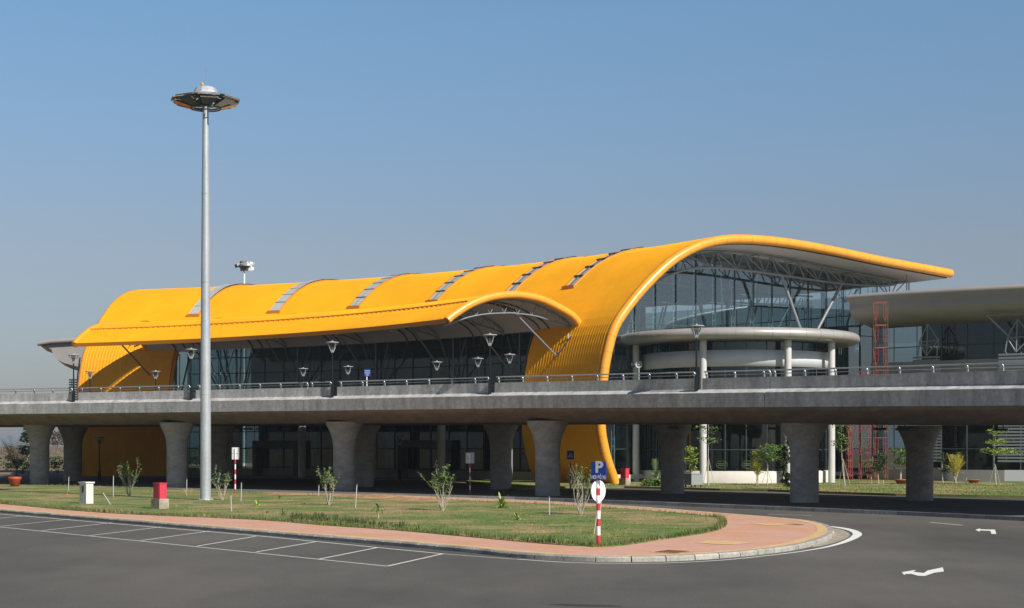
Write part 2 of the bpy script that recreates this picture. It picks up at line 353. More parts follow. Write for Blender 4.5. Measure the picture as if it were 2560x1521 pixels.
strip(m_, G(1107, 1385.5), G(1288, 1399), .08)
struct(m_, 'parking_lines', M['line'])
m_ = MB()
for a, b in (((1510, 1267.8), (1603, 1271.7)), ((1920, 1286), (2029, 1290)), ((2325, 1306.5), (2406, 1314)), ((900, 1244.4), (1024, 1245.6)), ((1170, 1252.8), (1227, 1254))):
    strip(m_, G(*a), G(*b), .13)
struct(m_, 'lane_lines', M['line'])
m_ = MB(); Z4 = lambda x, y: G(1920 + x / 3.903, 1140 + y / 3.903, .007)
m_.poly([Z4(*p) for p in ((1305, 1135), (1445, 1113), (1418, 1132), (1520, 1143), (1560, 1118), (1705, 1088), (1716, 1128), (1625, 1140), (1530, 1172), (1463, 1170), (1400, 1152), (1345, 1152), (1328, 1162))])
struct(m_, 'road_arrow', M['line_bright'])
m_ = MB(); m_.poly([Z4(*p) for p in ((2022, 722), (2070, 708), (2072, 717), (2215, 720), (2227, 762), (2180, 762), (2170, 732), (2072, 728), (2062, 738))])
struct(m_, 'turn_arrow', M['line_bright'])
m_ = MB(); m_.poly([G(x, y, .004) for x, y in ((1370, 1512), (1400, 1509.5), (1520, 1513), (1560, 1517), (1440, 1516))]); struct(m_, 'tar_patch', M['joint'])

# grass island
GF = [(-900, 1187), (-400, 1227), (0, 1260), (160, 1275), (320, 1286), (640, 1300), (800, 1313), (960, 1324), (1120, 1338), (1280, 1353), (1400, 1363), (1459, 1366), (1498, 1368), (1562, 1364), (1664, 1349), (1767, 1333), (1800, 1324), (1815, 1314), (1812, 1302), (1790, 1293.5), (1690, 1282.4), (1536, 1271.2), (1280, 1256.4), (640, 1231.8), (0, 1208.8), (-900, 1178.6)]
gi = smooth_path([G(x, y, KT) for x, y in GF], 3)
def inside(p, poly):
    c = False; n = len(poly); j = n - 1
    for i in range(n):
        a, b = poly[i], poly[j]
        if (a.y > p[1]) != (b.y > p[1]) and p[0] < (b.x - a.x) * (p[1] - a.y) / (b.y - a.y) + a.x: c = not c
        j = i
    return c
def edge_dist(p, poly):
    best = 1e9
    for a, b in zip(poly, poly[1:] + poly[:1]):
        abx, aby = b.x - a.x, b.y - a.y; L = abx * abx + aby * aby
        t = 0 if L < 1e-9 else max(0, min(1, ((p[0] - a.x) * abx + (p[1] - a.y) * aby) / L))
        best = min(best, math.hypot(p[0] - a.x - abx * t, p[1] - a.y - aby * t))
    return best
m_ = MB(); m_.poly([Vector((p.x, p.y, KT + .02)) for p in gi]); 
n = len(gi); m_.add([Vector((p.x, p.y, KT - .01)) for p in gi] + [Vector((p.x, p.y, KT + .02)) for p in gi], [(i, (i + 1) % n, n + (i + 1) % n, n + i) for i in range(n)])
struct(m_, 'grass_ground', M['turf'])
def tuft(mb, x, y, z, h, n, spread, wd=.012, m=0):
    for _ in range(n):
        a = random.uniform(0, 6.283); r = random.uniform(0, spread); bx, by = x + r * math.cos(a), y + r * math.sin(a)
        l = random.uniform(.5, 1.1) * h; t = random.uniform(0, 6.283); le = random.uniform(.1, .6) * l
        px, py = math.cos(t + 1.57) * wd, math.sin(t + 1.57) * wd
        mb.add([(bx - px, by - py, z), (bx + px, by + py, z), (bx + math.cos(t) * le, by + math.sin(t) * le, z + l)], [(0, 1, 2)], m)
mb = MB(); rng = random.Random(3)
front = [p for p in gi if p.y < 75]
cnt = 0
for _ in range(26000):     # short turf, denser where the camera is close
    py = rng.uniform(1216, 1366); px = rng.uniform(-60, 1830); p = G(px, py, KT)
    if not inside(p, gi): continue
    d = noise.noise(Vector((p.x * .5, p.y * .25, 0)))
    if d < -.25 and rng.random() < .7: continue
    tuft(mb, p.x, p.y, KT + .01, .05 + .05 * max(d, 0), 2, .12, .02)
fr = resample(smooth_path([G(x, y, KT) for x, y in GF[1:20]], 3), .1)
for p in fr:               # unmown fringe along the paving
    hh = .13 + .10 * (noise.noise(Vector((p.x * .35, p.y * .35, 5))) + .5)
    for k in range(9):
        q = p + Vector((rng.uniform(-.15, .15), rng.uniform(-.02, 1.0) if p.x < 10 else rng.uniform(-.3, .7), 0))
        if inside(q, gi): tuft(mb, q.x, q.y, KT, hh * rng.uniform(.7, 1.3), 2, .06, .013, 1 if rng.random() < .6 else 0)
bk = resample(smooth_path([G(x, y, KT) for x, y in GF[17:-1]], 3), .22)
for p in bk:
    for k in range(3):
        q = p + Vector((rng.uniform(-.2, .2), rng.uniform(-1.2, .0), 0))
        if inside(q, gi): tuft(mb, q.x, q.y, KT, rng.uniform(.08, .2), 2, .08, .016, 1 if rng.random() < .5 else 0)
for _ in range(130):       # leafy weeds in the front edge
    px = 800 + abs(rng.gauss(0, 90)) * (1 if rng.random() < .7 else -.6); q = G(px, 1290 + (px - 640) * .092 - rng.uniform(-1, 9), KT)
    tuft(mb, q.x, q.y, KT, rng.uniform(.18, .36), 9, .14, .024, 1)
M['fringe'] = mat('fringe_shade_green', (.035, .07, .014), .8, col2=(.13, .14, .045), vscale=1.5)  # shade on the camera side of the fringe put into a darker green
o = mb.build('grass', [M['blade'], M['fringe']]); tag(o, None, None, kind='stuff'); o['label'] = 'short patchy grass with long fringe on the traffic island'
# soil heaps along the back edge of the island
mb = MB()
for px, py, hh, ww in ((850, 1241, .12, 1.0), (890, 1243, .16, 1.3), (950, 1246, .22, 1.8), (1010, 1250, .14, 1.5), (740, 1238, .12, 1.2), (700, 1237, .1, 1.0), (1050, 1252, .12, 1.4)):
    c = G(px, py, KT); k = 14; rings = [(1, 0), (.75, .45), (.4, .85), (.12, 1)]
    vs = [c + Vector((ww * r * math.cos(6.283 * j / k) * (1 + .2 * noise.noise(Vector((j, px, 0)))), ww * .6 * r * math.sin(6.283 * j / k), .01 + hh * q * (1 + .3 * noise.noise(Vector((j * .7, px, r)))))) for r, q in rings for j in range(k)]
    mb.add(vs, [(i * k + j, i * k + (j + 1) % k, (i + 1) * k + (j + 1) % k, (i + 1) * k + j) for i in range(3) for j in range(k)] + [tuple(range(3 * k, 4 * k))])
struct(mb, 'soil_heap', M['soil'])

# median that carries the front piers, far pavement and the building lawn
def polyG(pts, z): return [G(x, y, 0) for x, y in pts]
med = [G(x, y) for x, y in ((-600, 1196), (300, 1225), (640, 1236), (960, 1243.5), (1280, 1250), (1400, 1254), (1600, 1262), (1760, 1268.5), (1920, 1275), (2240, 1288), (2560, 1303), (2900, 1320))]
med_b = [G(x, y) for x, y in ((2900, 1283), (2560, 1268), (2240, 1258), (1920, 1250), (1600, 1240), (1280, 1231), (960, 1225), (640, 1219), (300, 1211), (-600, 1188))]
m_ = MB(); m_.prism(med + med_b, -.02, .16); struct(m_, 'median', M['paving'])
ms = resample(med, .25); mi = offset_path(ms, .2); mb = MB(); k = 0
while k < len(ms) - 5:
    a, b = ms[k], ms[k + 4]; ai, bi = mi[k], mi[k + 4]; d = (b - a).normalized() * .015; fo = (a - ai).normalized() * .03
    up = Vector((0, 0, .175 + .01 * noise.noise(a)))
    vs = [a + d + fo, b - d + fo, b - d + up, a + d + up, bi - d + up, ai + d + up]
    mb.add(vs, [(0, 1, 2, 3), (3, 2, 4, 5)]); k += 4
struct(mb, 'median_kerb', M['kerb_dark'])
lawn_f = [(1290, 1226.5), (1400, 1221), (1480, 1221), (1560, 1220.5), (1700, 1224), (1800, 1227), (1920, 1229), (2080, 1235), (2240, 1240), (2400, 1243), (2560, 1245.5), (2900, 1251)]
lf = [G(x, y) for x, y in lawn_f]
m_ = MB(); m_.prism(lf + [Vector((75, 118, 0)), Vector((75, 150, 0)), Vector((0, 165, 0)), Vector((-4, 140, 0))], -.02, .14); struct(m_, 'lawn_ground', M['lawn'])
m_ = MB(); l2 = offset_path(lf, .45)
for i in range(len(lf) - 1): m_.quad(*[Vector((q.x, q.y, .146)) for q in (lf[i], lf[i + 1], l2[i + 1], l2[i])])
struct(m_, 'soil_strip', M['soil'])
mb = MB(); lp = lf + [Vector((60, 134, 0)), Vector((26, 138, 0)), Vector((8, 128.5, 0))]
for _ in range(9000):
    px = rng.uniform(1380, 2600); py = rng.uniform(1208, 1248); p = G(px, py, .14)
    if inside(p, lp): tuft(mb, p.x, p.y, .14, .07, 2, .1, .03)
o = mb.build('lawn_grass', M['blade']); tag(o, None, None, kind='stuff'); o['label'] = 'bright green lawn grass in front of the glass wing'

# ------------------------------------------------------------------ the elevated road
def DK(px):
    w_ = 20.5 + .00332 * px + 1.068e-6 * px * px; Y = .63 * F / w_; return Vector(((px - 1280) / F * Y, Y, 0))
def DZ(px):
    ks = [(-900, 7.22), (0, 7.16), (640, 7.08), (1280, 6.96), (1920, 6.71), (2560, 6.495), (3000, 6.3)]
    for (a, za), (b, zb) in zip(ks[:-1], ks[1:]):
        if px <= b: return za + (zb - za) * (px - a) / (b - a)
    return ks[-1][1]
def DN(px):
    a, b = DK(px - 2), DK(px + 2); t = (b - a).normalized(); return Vector((-t.y, t.x, 0))   # away from the camera
def DP(px, d, dz): return DK(px) + DN(px) * d + Vector((0, 0, DZ(px) + dz))
DPX = [-520]
while DPX[-1] < 2850:   # about every 1.2 m
    p0 = DK(DPX[-1]); DPX.append(DPX[-1] + 1.2 / ((DK(DPX[-1] + 1) - p0).length))
viaduct = thing('viaduct', (DK(1280).x, DK(1280).y, 0), 'long curved grey concrete elevated road on flared round piers in front of the terminal', 'elevated road')
W_ = 20.0
def extrude(mb, sec, pxs, m=0, closed=True, ends=True):
    n = len(sec); vs = [DP(px, d, z) for px in pxs for d, z in sec]; k = len(pxs)
    fs = []
    for i in range(k - 1):
        for j in range(n if closed else n - 1):
            j2 = (j + 1) % n; fs.append((i * n + j, (i + 1) * n + j, (i + 1) * n + j2, i * n + j2))
    mb.add(vs, fs, m)
    if ends and closed: mb.add(vs[:n], [tuple(range(n))], m); mb.add(vs[-n:], [tuple(range(n))[::-1]], m)
joints = [770, 1925]
def segs(a, b, cuts, gap):
    out = []; cur = a
    for c in sorted(cuts):
        if a < c < b: out.append((cur, c - gap)); cur = c + gap
    out.append((cur, b)); return out
for a, b in segs(-520, 2850, joints, .9):
    pxs = [a] + [p for p in DPX if a + 5 < p < b - 5] + [b]
    mb = MB(); extrude(mb, [(0.25, -.585), (0, -.60), (-.46, -.80), (-.40, -1.55), (0, -1.72), (2.9, -2.33), (W_ - 2.9, -2.33), (W_ + .4, -1.55), (W_ + .45, -.78), (W_ - .25, -.66), (W_ - .3, -.9), (.3, -.9)], pxs, 0)
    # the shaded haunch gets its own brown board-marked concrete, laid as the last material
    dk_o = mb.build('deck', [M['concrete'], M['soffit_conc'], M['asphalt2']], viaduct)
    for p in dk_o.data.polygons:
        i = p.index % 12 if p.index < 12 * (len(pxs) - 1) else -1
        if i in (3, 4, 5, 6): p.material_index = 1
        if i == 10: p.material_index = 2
LAMPS = [188, 482, 835, 1229, 1746]
for a, b in segs(-520, 2850, LAMPS + joints, 0):
    ga = 7.5 if a in LAMPS else .8; gb = 7.5 if b in LAMPS else .8
    a2, b2 = a + ga * (1 + (a > 1500) * .3), b - gb * (1 + (b > 1500) * .3)
    pxs = [a2] + [p for p in DPX if a2 + 5 < p < b2 - 5] + [b2]
    mb = MB(); extrude(mb, [(0, 0), (0, -.66), (.26, -.66), (.22, 0)], pxs); mb.build('parapet', M['concrete'], viaduct)
    rl = MB(); e0, e1 = a2 + 3, b2 - 3; rp = [e0] + [p for p in DPX if e0 + 5 < p < e1 - 5] + [e1]
    rl.pipe([DP(p, .06, .34) for p in rp], .045, 6); rl.pipe([DP(p, .10, .17) for p in rp], .022, 5)
    ro = rl.build('railing', M['galv'], viaduct)
    # posts: bent tubes every 1.9 m
    L = 0; pp = [e0 + 2]; q = e0 + 2
    while True:
        q2 = q + 1.95 / ((DK(q + 1) - DK(q)).length)
        if q2 > e1 - 4: break
        pp.append(q2); q = q2
    pp.append(e1 - 2)
    for q in pp:
        pm = MB(); t = (DK(q + 1) - DK(q)).normalized() * .06
        pm.pipe([DP(q, .18, -.02) + t, DP(q, .17, .22) + t, DP(q, .13, .31) + t * .5, DP(q, .06, .345) - t], .035, 6)
        pm.pipe([DP(q, .18, -.02) - t * .2, DP(q, .17, .18) - t * .2, DP(q, .12, .27) - t * .6], .025, 5)
        pm.build('railing_post', M['galv'], ro)
# far parapet, simpler
mb = MB(); extrude(mb, [(W_ - .26, 0), (W_ - .26, -.66), (W_, -.66), (W_, 0)], [-520] + DPX[1::2] + [2850]); mb.build('parapet', M['concrete'], viaduct)
def pier(x, y, ztop, r=.76):
    mb = MB(); pr = [(r, 0), (r, ztop - 1.75), (r * 1.02, ztop - 1.45), (r * 1.09, ztop - 1.1), (r * 1.22, ztop - .75), (r * 1.42, ztop - .4), (r * 1.62, ztop - .12), (r * 1.66, ztop + .1)]
    mb.lathe(pr, (x, y, 0), 32); mb.build('pier', M['concrete_pier'], viaduct)
for px, Y in ((99, 127.5), (443, 117.2), (861, 108.5), (1369, 97), (2011, 85.6), (2760, 76)):
    p = PX(px, Y); pier(p.x, p.y, DZ(px) - 2.33)
def under(px, d):
    "point on the ray of column px that lies d metres behind the front parapet"
    best = None; Y = 70.0
    while Y < 190:
        p = PX(px, Y); dd = min((p - DP(q, d, 0)).to_2d().length for q in range(int(px) - 700, int(px) + 700, 20) if -900 < q < 2900)
        if best is None or dd < best[0]: best = (dd, p)
        Y += .5
    return best[1]
for px in (182, 548, 909, 1252, 1681, 2299):
    p = under(px, 15.6); pier(p.x, p.y, DZ(px) - 2.33, .78)
# floodlights hung below the deck
for px, d in ((1322, 14), (1485, 15), (1540, 15), (1810, 14), (1862, 14), (2115, 13), (300, 14), (330, 14), (360, 14), (392, 14), (60, 4.6), (560, 14)):
    b_ = DP(px, d, -2.33); mb = MB(); mb.box(b_ + Vector((0, 0, -.26)), (.7, .35, .14)); mb.bar(b_ + Vector((-.15, 0, .02)), b_ + Vector((-.15, 0, -.2)), .04); mb.bar(b_ + Vector((.15, 0, .02)), b_ + Vector((.15, 0, -.2)), .04)
    mb.build('floodlight', M['steel_dk'], viaduct)

# ------------------------------------------------------------------ the terminal: arc coordinates (s along, v inwards, z up)
A0 = 1.026; TL = 67.1; TR = TL / .783; Yf = F * E / (1214 - H); P0 = Vector((250 / F * Yf, Yf, 0))
CC = P0 - Vector((math.sin(A0), math.cos(A0), 0)) * TR
def A(s, v, z=0.0):
    a = A0 - s / TR; return CC + Vector((math.sin(a), math.cos(a), 0)) * (TR + v) + Vector((0, 0, z))
def hz(s): return 1 - .015 * s / TL
prof0 = [(0.0, 0.0), (-0.7, 1.58), (-1.16, 3.02), (-1.47, 4.93), (-1.28, 8.13), (-0.82, 10.7), (0.0, 12.97), (1.57, 14.97), (3.6, 16.97), (5.95, 18.8), (8.47, 20.08), (11.0, 20.78), (13.58, 21.05), (16.65, 21.09), (19.8, 20.97), (23.96, 20.67), (29.22, 20.18), (34, 19.82), (38.12, 19.51)]
PR = [(p.x, p.y) for p in smooth_path([(v, z, 0) for v, z in prof0], 3)]
can0 = [(.55, 13.3), (-.42, 14.2), (-3.27, 15.27), (-5.27, 15.55), (-6.41, 15.56), (-8.39, 15.29), (-10.37, 14.64), (-12.17, 13.61), (-12.75, 13.16)]
CP = [(p.x, p.y) for p in smooth_path([(v, z, 0) for v, z in can0], 3)]
def normals(P):
    out = []
    for i in range(len(P)):
        a, b = P[max(i - 1, 0)], P[min(i + 1, len(P) - 1)]; dx, dz = b[0] - a[0], b[1] - a[1]; L = math.hypot(dx, dz); out.append((-dz / L, dx / L))
    return out
def sheet(mb, P, ss, offs, keep, m=0, sgn=1, smooth=False):
    "grid over s (with outward offset per column) and profile points"
    N = normals(P); k = len(P); vs = []
    for s, o in zip(ss, offs):
        for (v, z), (nv, nz) in zip(P, N): vs.append(A(s, v + sgn * nv * o, (z + sgn * nz * o) * hz(s)))
    fs = []
    for i in range(len(ss) - 1):
        sm = (ss[i] + ss[i + 1]) / 2
        for j in range(k - 1):
            if keep(sm, (P[j][0] + P[j + 1][0]) / 2, (P[j][1] + P[j + 1][1]) / 2, j): fs.append((i * k + j, (i + 1) * k + j, (i + 1) * k + j + 1, i * k + j + 1))
    mb.add(vs, fs, m, smooth)
SW = 1.15; SK = [x - SW for x in (10.95, 18.8, 28.3, 38.0, 47.65, 57.15)]
def in_sky(s): return any(a < s < a + SW for a in SK)
LEG = 10.6
def keep_roof(s, v, z, j):
    if LEG < s < TL - LEG and z < 13.6 and v < 5: return False
    if in_sky(s) and 3.6 < v < 30: return False
    return True
term = thing('terminal_building', tuple(P0), 'big airport terminal with a curved sunflower yellow ribbed metal roof sweeping to the ground', 'airport terminal')
def rib_cols(a, b, pitch=.36, amp=.02):
    ss, oo = [], []; s = a
    while s < b - .01:
        for ds, o in ((0, 0), (.55, 0), (.62, amp), (.93, amp)):
            if s + ds * pitch < b: ss.append(s + ds * pitch); oo.append(o)
        s += pitch
    ss.append(b); oo.append(0); return ss, oo
cuts = [0.15, LEG]
for a in SK: cuts += [a, a + SW]
cuts += [TL - LEG, TL - .15]; cuts = sorted(set(cuts))
mb = MB()
for a, b in zip(cuts[:-1], cuts[1:]):
    ss, oo = rib_cols(a, b); sheet(mb, PR, ss, oo, keep_roof, 0, -1 if normals(PR)[0][0] > 0 else 1)
roof = mb.build('roof', [M['yellow']], term)
# inner lining
TH = .8
def inner_prof(P, th):
    N = normals(P); sg = -1
    return [(v + sg * nv * th, z + sg * nz * th) for (v, z), (nv, nz) in zip(P, N)]
PI_ = inner_prof(PR, TH)
PI_[0] = (PI_[0][0], 0)
mb = MB(); ss = sorted(set([.3 + i * 1.6 for i in range(42)] + cuts + [TL - .3]))
ss = [s for s in ss if .25 < s < TL - .25]
def keep_in(s, v, z, j):
    if LEG < s < TL - LEG and z < 13.2 and v < 6: return False
    if in_sky(s) and 3.6 < v < 30: return False
    return True
sheet(mb, PI_, ss, [0] * len(ss), keep_in, 0, 1, True)
mb.build('soffit', [M['soffit']], term)
# closing edges of legs and of the tail
mb = MB()
for s in (LEG, TL - LEG):
    for j in range(len(PR) - 1):
        if PR[j][1] < 13.7 and PR[j][0] < 5: mb.quad(A(s, *PR[j]), A(s, *PR[j + 1]), A(s, *PI_[j + 1]), A(s, *PI_[j]))
    mb.build('roof_edge', [M['orange_dark']], term); mb = MB()
for i in range(len(ss) - 1):
    mb.quad(A(ss[i], PR[-1][0], PR[-1][1] * hz(ss[i])), A(ss[i + 1], PR[-1][0], PR[-1][1] * hz(ss[i + 1])), A(ss[i + 1], PI_[-1][0], PI_[-1][1] * hz(ss[i + 1])), A(ss[i], PI_[-1][0], PI_[-1][1] * hz(ss[i])))
mb.build('roof_edge', [M['orange_dark']], term)
mid = inner_prof(PR, .38)
def end_tube(s, P, r, parent, step=1.35, n=14, name='edge_tube'):
    path = [A(s, v, max(z, 0) * hz(s)) for v, z in P]; mb = MB(); mb.pipe(path, r, n)
    rs = resample(path, step)
    for i in range(1, len(rs) - 1):
        d = (rs[i + 1] - rs[i - 1]).normalized() * .012; mb.tube(rs[i] - d, rs[i] + d, r + .006, n=n, m=1, caps=True, smooth=True)
    return mb.build(name, [M['yellow_tube'], M['seam']], parent)
fine_mid = [(p.x, p.y) for p in smooth_path([(v, z, 0) for v, z in mid], 2)]
end_tube(0.0, fine_mid, .40, term); end_tube(TL, fine_mid, .40, term)
for s in (LEG, TL - LEG):
    lp_ = [(v, z) for v, z in mid if z < 13.6 and v < 5]
    mb = MB(); mb.pipe([A(s, v, max(z, 0)) for v, z in lp_], .2, 10); mb.build('leg_edge_tube', M['yellow_tube'], term)
# roof skylights
def pslice(P, v0, v1, zmin=14): return [p for p in P if v0 <= p[0] <= v1 and p[1] > zmin]
for a in SK:
    sp = pslice(PR, 3.55, 30.2); N = normals(sp); mb = MB()
    for col in ((a, a + SW),):
        for j in range(len(sp) - 1):
            q = [A(col[0], *sp[j]), A(col[1], *sp[j]), A(col[1], *sp[j + 1]), A(col[0], *sp[j + 1])]
            mb.quad(*q)
    sk = mb.build('skylight', M['glass_roof'], term)
    fr = MB(); path = lambda s, o=0: [A(s, v - 0, (z + o) * hz(s)) for v, z in sp]
    arc = resample([Vector((v, z, 0)) for v, z in sp], 1.55)
    for q in arc: fr.bar(A(a, q.x, (q.y + .07) * hz(a)), A(a + SW, q.x, (q.y + .07) * hz(a)), .20, .24)
    fr.pipe(path(a + SW * .5, .08), .075, 4, smooth=False)
    fr.build('glazing_bars', M['steel_dk'], sk)
    fr = MB(); fr.pipe(path(a, .04), .1, 6); fr.pipe(path(a + SW, .04), .1, 6)
    fr.bar(A(a - .2, sp[0][0] - .05, (sp[0][1] + .03) * hz(a)), A(a + SW + .2, sp[0][0] - .05, (sp[0][1] + .03) * hz(a)), .22, .26)
    fr.build('upstand', M['orange_dark'], sk)
# small cleats low on the roof
mb = MB()
for s in (15.6, 24.0, 33.6, 43.4, 52.4, 60.5):
    q = [p for p in PR if 2.2 < p[0] < 2.8][0] if [p for p in PR if 2.2 < p[0] < 2.8] else (2.5, 16)
    nrm = Vector((0, 0, .12)); a, b = A(s, q[0], q[1]), A(s + 2.2, q[0], q[1]); mb.bar(a + nrm, b + nrm, .1)
mb.build('gutter_cleat', M['orange_dark'], term)
# trusses under the roof: arcs with lattice webs
def lower_chord(P, d0, v0, v1):
    N = normals(P); out = []
    for (v, z), (nv, nz) in zip(P, N):
        if z > 14 and v0 <= v <= v1:
            t = (v - v0) / (v1 - v0); d = d0 * (math.sin(math.pi * min(max(t, 0), 1)) ** .5) ; out.append((v - nv * (TH + .25 + d), z - nz * (TH + .25 + d)))
    return out
def truss(s, r=.09, m='steel', d0=1.5, webs=True):
    mb = MB(); up = [p for p in inner_prof(PR, TH + .22) if True]; ups = [(v, z) for (v, z), (v1, z1) in zip(up, PR) if z1 > 14 and 1.0 <= v1 <= 36]
    lo = lower_chord(PR, d0, 1.0, 36)
    n = min(len(ups), len(lo)); ups, lo = ups[:n], lo[:n]
    h_ = hz(s)
    mb.pipe([A(s, v, z * h_) for v, z in ups], r, 6); mb.pipe([A(s, v, z * h_) for v, z in lo], r * 1.1, 6)
    us = resample([Vector((v, z, 0)) for v, z in ups], 1.6); ls = resample([Vector((v, z, 0)) for v, z in lo], 1.6)
    for i in range(min(len(us), len(ls))):
        a, b = (us[i], ls[i]); mb.tube(A(s, a.x, a.y * h_), A(s, b.x, b.y * h_), r * .5, n=5)
        if i + 1 < min(len(us), len(ls)):
            c, d = (us[i + 1], ls[i]) if i % 2 else (us[i], ls[i + 1]); mb.tube(A(s, c.x, c.y * h_), A(s, d.x, d.y * h_), r * .5, n=5)
    mb.build('roof_truss', M[m], term)
truss(3.0, .11)
for s in (12.3, 20.2, 29.6, 39.4, 49.0, 58.5): truss(s, .1, 'lattice', 1.6)
# purlins linking trusses
mb = MB()
for (v, z) in PI_[24::4]:
    mb.pipe([A(s, v, (z - .35) * hz(s)) for s in range(2, 66, 4)], .05, 5)
mb.build('purlins', M['steel'], term)
# V struts carrying the front truss, standing on the rotunda roof level
mb = MB()
for (v0, z0, v1, z1) in ((20.96, 18.4, 23.6, 13.0), (28.39, 18.0, 24.9, 13.0)): mb.tube(A(3, v0, z0), A(3, v1, z1), .14, n=8)
mb.build('strut', M['steel'], term)
# fan struts and hangers under the roof tail
mb = MB()
for dv in (-2.2, -1.1, 0, 1.1, 2.2): mb.tube(A(3, 34.6, 17.0), A(3, 34.6 + dv * 1.1, 18.9), .05, n=5)
mb.tube(A(1.4, 34.5, 16.2), A(1.4, 34.5, 19.1), .06, n=6); mb.tube(A(3.2, 37.5, 16.2), A(3.2, 37.5, 18.9), .06, n=6)
mb.build('hanger', M['steel'], term)
# end glass walls
def pin(v):      # z of the inner lining above v
    c = [(p[0], p[1]) for p in PI_[18:]]
    for (a, za), (b, zb) in zip(c[:-1], c[1:]):
        if a <= v <= b: return za + (zb - za) * (v - a) / (b - a)
    return c[0][1] if v < c[0][0] else c[-1][1]
def end_wall(s, mglass, lattice):
    mb = MB(); poly = [(v, max(z, .0)) for v, z in PI_ if v < 37.6]
    vs = [A(s, v, z * hz(s)) for v, z in poly] + [A(s, 37.6, pin(37.6) * hz(s)), A(s, 37.6, 1.1), A(s, poly[0][0], 1.1)]
    pl = [Vector((v, z, 0)) for v, z in poly if z > 1.1] + [Vector((37.6, pin(37.6), 0)), Vector((37.6, 1.1, 0)), Vector((poly[0][0] - .2, 1.1, 0))]
    mb.add([A(s, p.x, p.y * hz(s)) for p in pl], [tuple(t) for t in tessellate_polygon([pl])])
    g = mb.build('end_glass_wall', M[mglass], term)
    mu = MB()
    for i in range(18):
        v = -.6 + i * 2.28
        if v > 37: break
        z1 = pin(v) if v > 1.6 else (13.2 if v > 0 else 10)
        mu.bar(A(s - .04, v, 1.1), A(s - .04, v, z1), .07, .1)
    for z in (2.9, 6.0, 9.6, 13.6):
        mu.bar(A(s - .05, 0.2, z), A(s - .05, 37.4, z), .06, .06)
    mu.build('mullions', M['mullion'], g)
    if lattice:
        la = MB()
        for i in range(17):
            v = -.25 + i * 2.28
            if v > 36.8 : break
            z1 = (pin(v) - .2) if v > 1.6 else 12.5
            a, b = A(s + .5, v - .16, 0), A(s + .5, v + .16, 0)
            la.bar(a, a + Vector((0, 0, z1)), .055); la.bar(b, b + Vector((0, 0, z1)), .055)
            z = .6
            while z < z1 - .6: la.bar(a + Vector((0, 0, z)), b + Vector((0, 0, z + .12)), .05); z += .62
        la.build('lattice_post', M['lattice'], g)
end_wall(5.0, 'glass_end', True); end_wall(TL - 5.0, 'glass', False)
mb = MB(); vs_ = [-.6, 37.6]
mb.bar(A(4.9, -.6, .57), A(4.9, 37.6, .57), 1.1, .35)
mb.build('plinth', M['cream'], term)
# catwalk truss inside the hall, seen through the end glass
mb = MB(); za, zb = 16.35, 17.35
for z in (za, zb): mb.bar(A(9, 8.5, z), A(9, 33, z + .35), .16, .16)
v = 8.5
while v < 32.5:
    mb.bar(A(9, v, za), A(9, v, zb + .1), .1); mb.bar(A(9, v, za), A(9, v + .8, zb + .1), .07); v += 1.05
mb.bar(A(10.6, 8.5, zb + .2), A(10.6, 33, zb + .5), .14); mb.bar(A(10.6, 8.5, za), A(10.6, 33, za + .35), .14)
mb.build('catwalk', M['steel_dk'], term)
for s_ in (14.0, 24.0):
    mb = MB(); 
    for z in (12.6, 14.2): mb.pipe([A(s_, v, z) for v in range(8, 36, 3)], .07, 5)
    for v in range(8, 35, 2): mb.tube(A(s_, v, 12.6), A(s_, v + 1, 14.2), .035, n=4); mb.tube(A(s_, v + 1, 14.2), A(s_, v + 2, 12.6), .035, n=4)
    mb.build('cross_truss', M['lattice'], term)
# interior slabs and cores
mb = MB(); ns = 22
def slab(z, t, v0, v1, s0=1.2, s1=TL - 1.2, m=0):
    ss_ = [s0 + (s1 - s0) * i / ns for i in range(ns + 1)]
    for i in range(ns):
        a, b = ss_[i], ss_[i + 1]
        mb.quad(A(a, v0, z), A(b, v0, z), A(b, v1, z), A(a, v1, z), m); mb.quad(A(a, v0, z - t), A(b, v0, z - t), A(b, v1, z - t), A(a, v1, z - t), m)
        mb.quad(A(a, v0, z), A(b, v0, z), A(b, v0, z - t), A(a, v0, z - t), m)
    mb.quad(A(s0, v0, z), A(s0, v1, z), A(s0, v1, z - t), A(s0, v0, z - t), m)
slab(6.1, .5, 2.6, 37.2, 5.3, TL - 5.3); mb.build('floor_slab', M['int_floor'], term)
ns = 22; mb = MB(); slab(.12, .14, -1.0, 37.5, 5.2, TL - 5.2); mb.build('ground_floor', M['int_floor'], term)
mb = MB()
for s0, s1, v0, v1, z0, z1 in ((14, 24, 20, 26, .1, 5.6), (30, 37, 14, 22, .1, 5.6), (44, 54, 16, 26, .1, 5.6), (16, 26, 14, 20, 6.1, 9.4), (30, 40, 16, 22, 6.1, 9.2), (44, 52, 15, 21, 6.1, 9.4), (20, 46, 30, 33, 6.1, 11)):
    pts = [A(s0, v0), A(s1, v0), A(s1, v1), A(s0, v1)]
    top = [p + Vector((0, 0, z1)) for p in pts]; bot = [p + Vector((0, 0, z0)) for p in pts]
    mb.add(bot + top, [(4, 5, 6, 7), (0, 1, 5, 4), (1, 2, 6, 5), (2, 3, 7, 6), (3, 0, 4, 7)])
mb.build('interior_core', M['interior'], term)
for s in (8, 17, 26, 35, 44, 53, 60):
    for v in (6, 20, 33):
        mb = MB(); mb.tube(A(s, v, .1), A(s, v, 5.6), .42, n=14); mb.build('column', M['column'], term)
        mb = MB(); t0 = A(s, v, 6.1)
        for dv, ds in ((2.4, 1.5), (-2.4, 1.5), (2.4, -1.5), (-2.4, -1.5)):
            vv = v + dv
            if vv > 1.8: mb.tube(t0, A(s + ds, vv, pin(vv) * hz(s) - .6), .1, n=6)
        mb.build('tree_strut', M['lattice'], term)
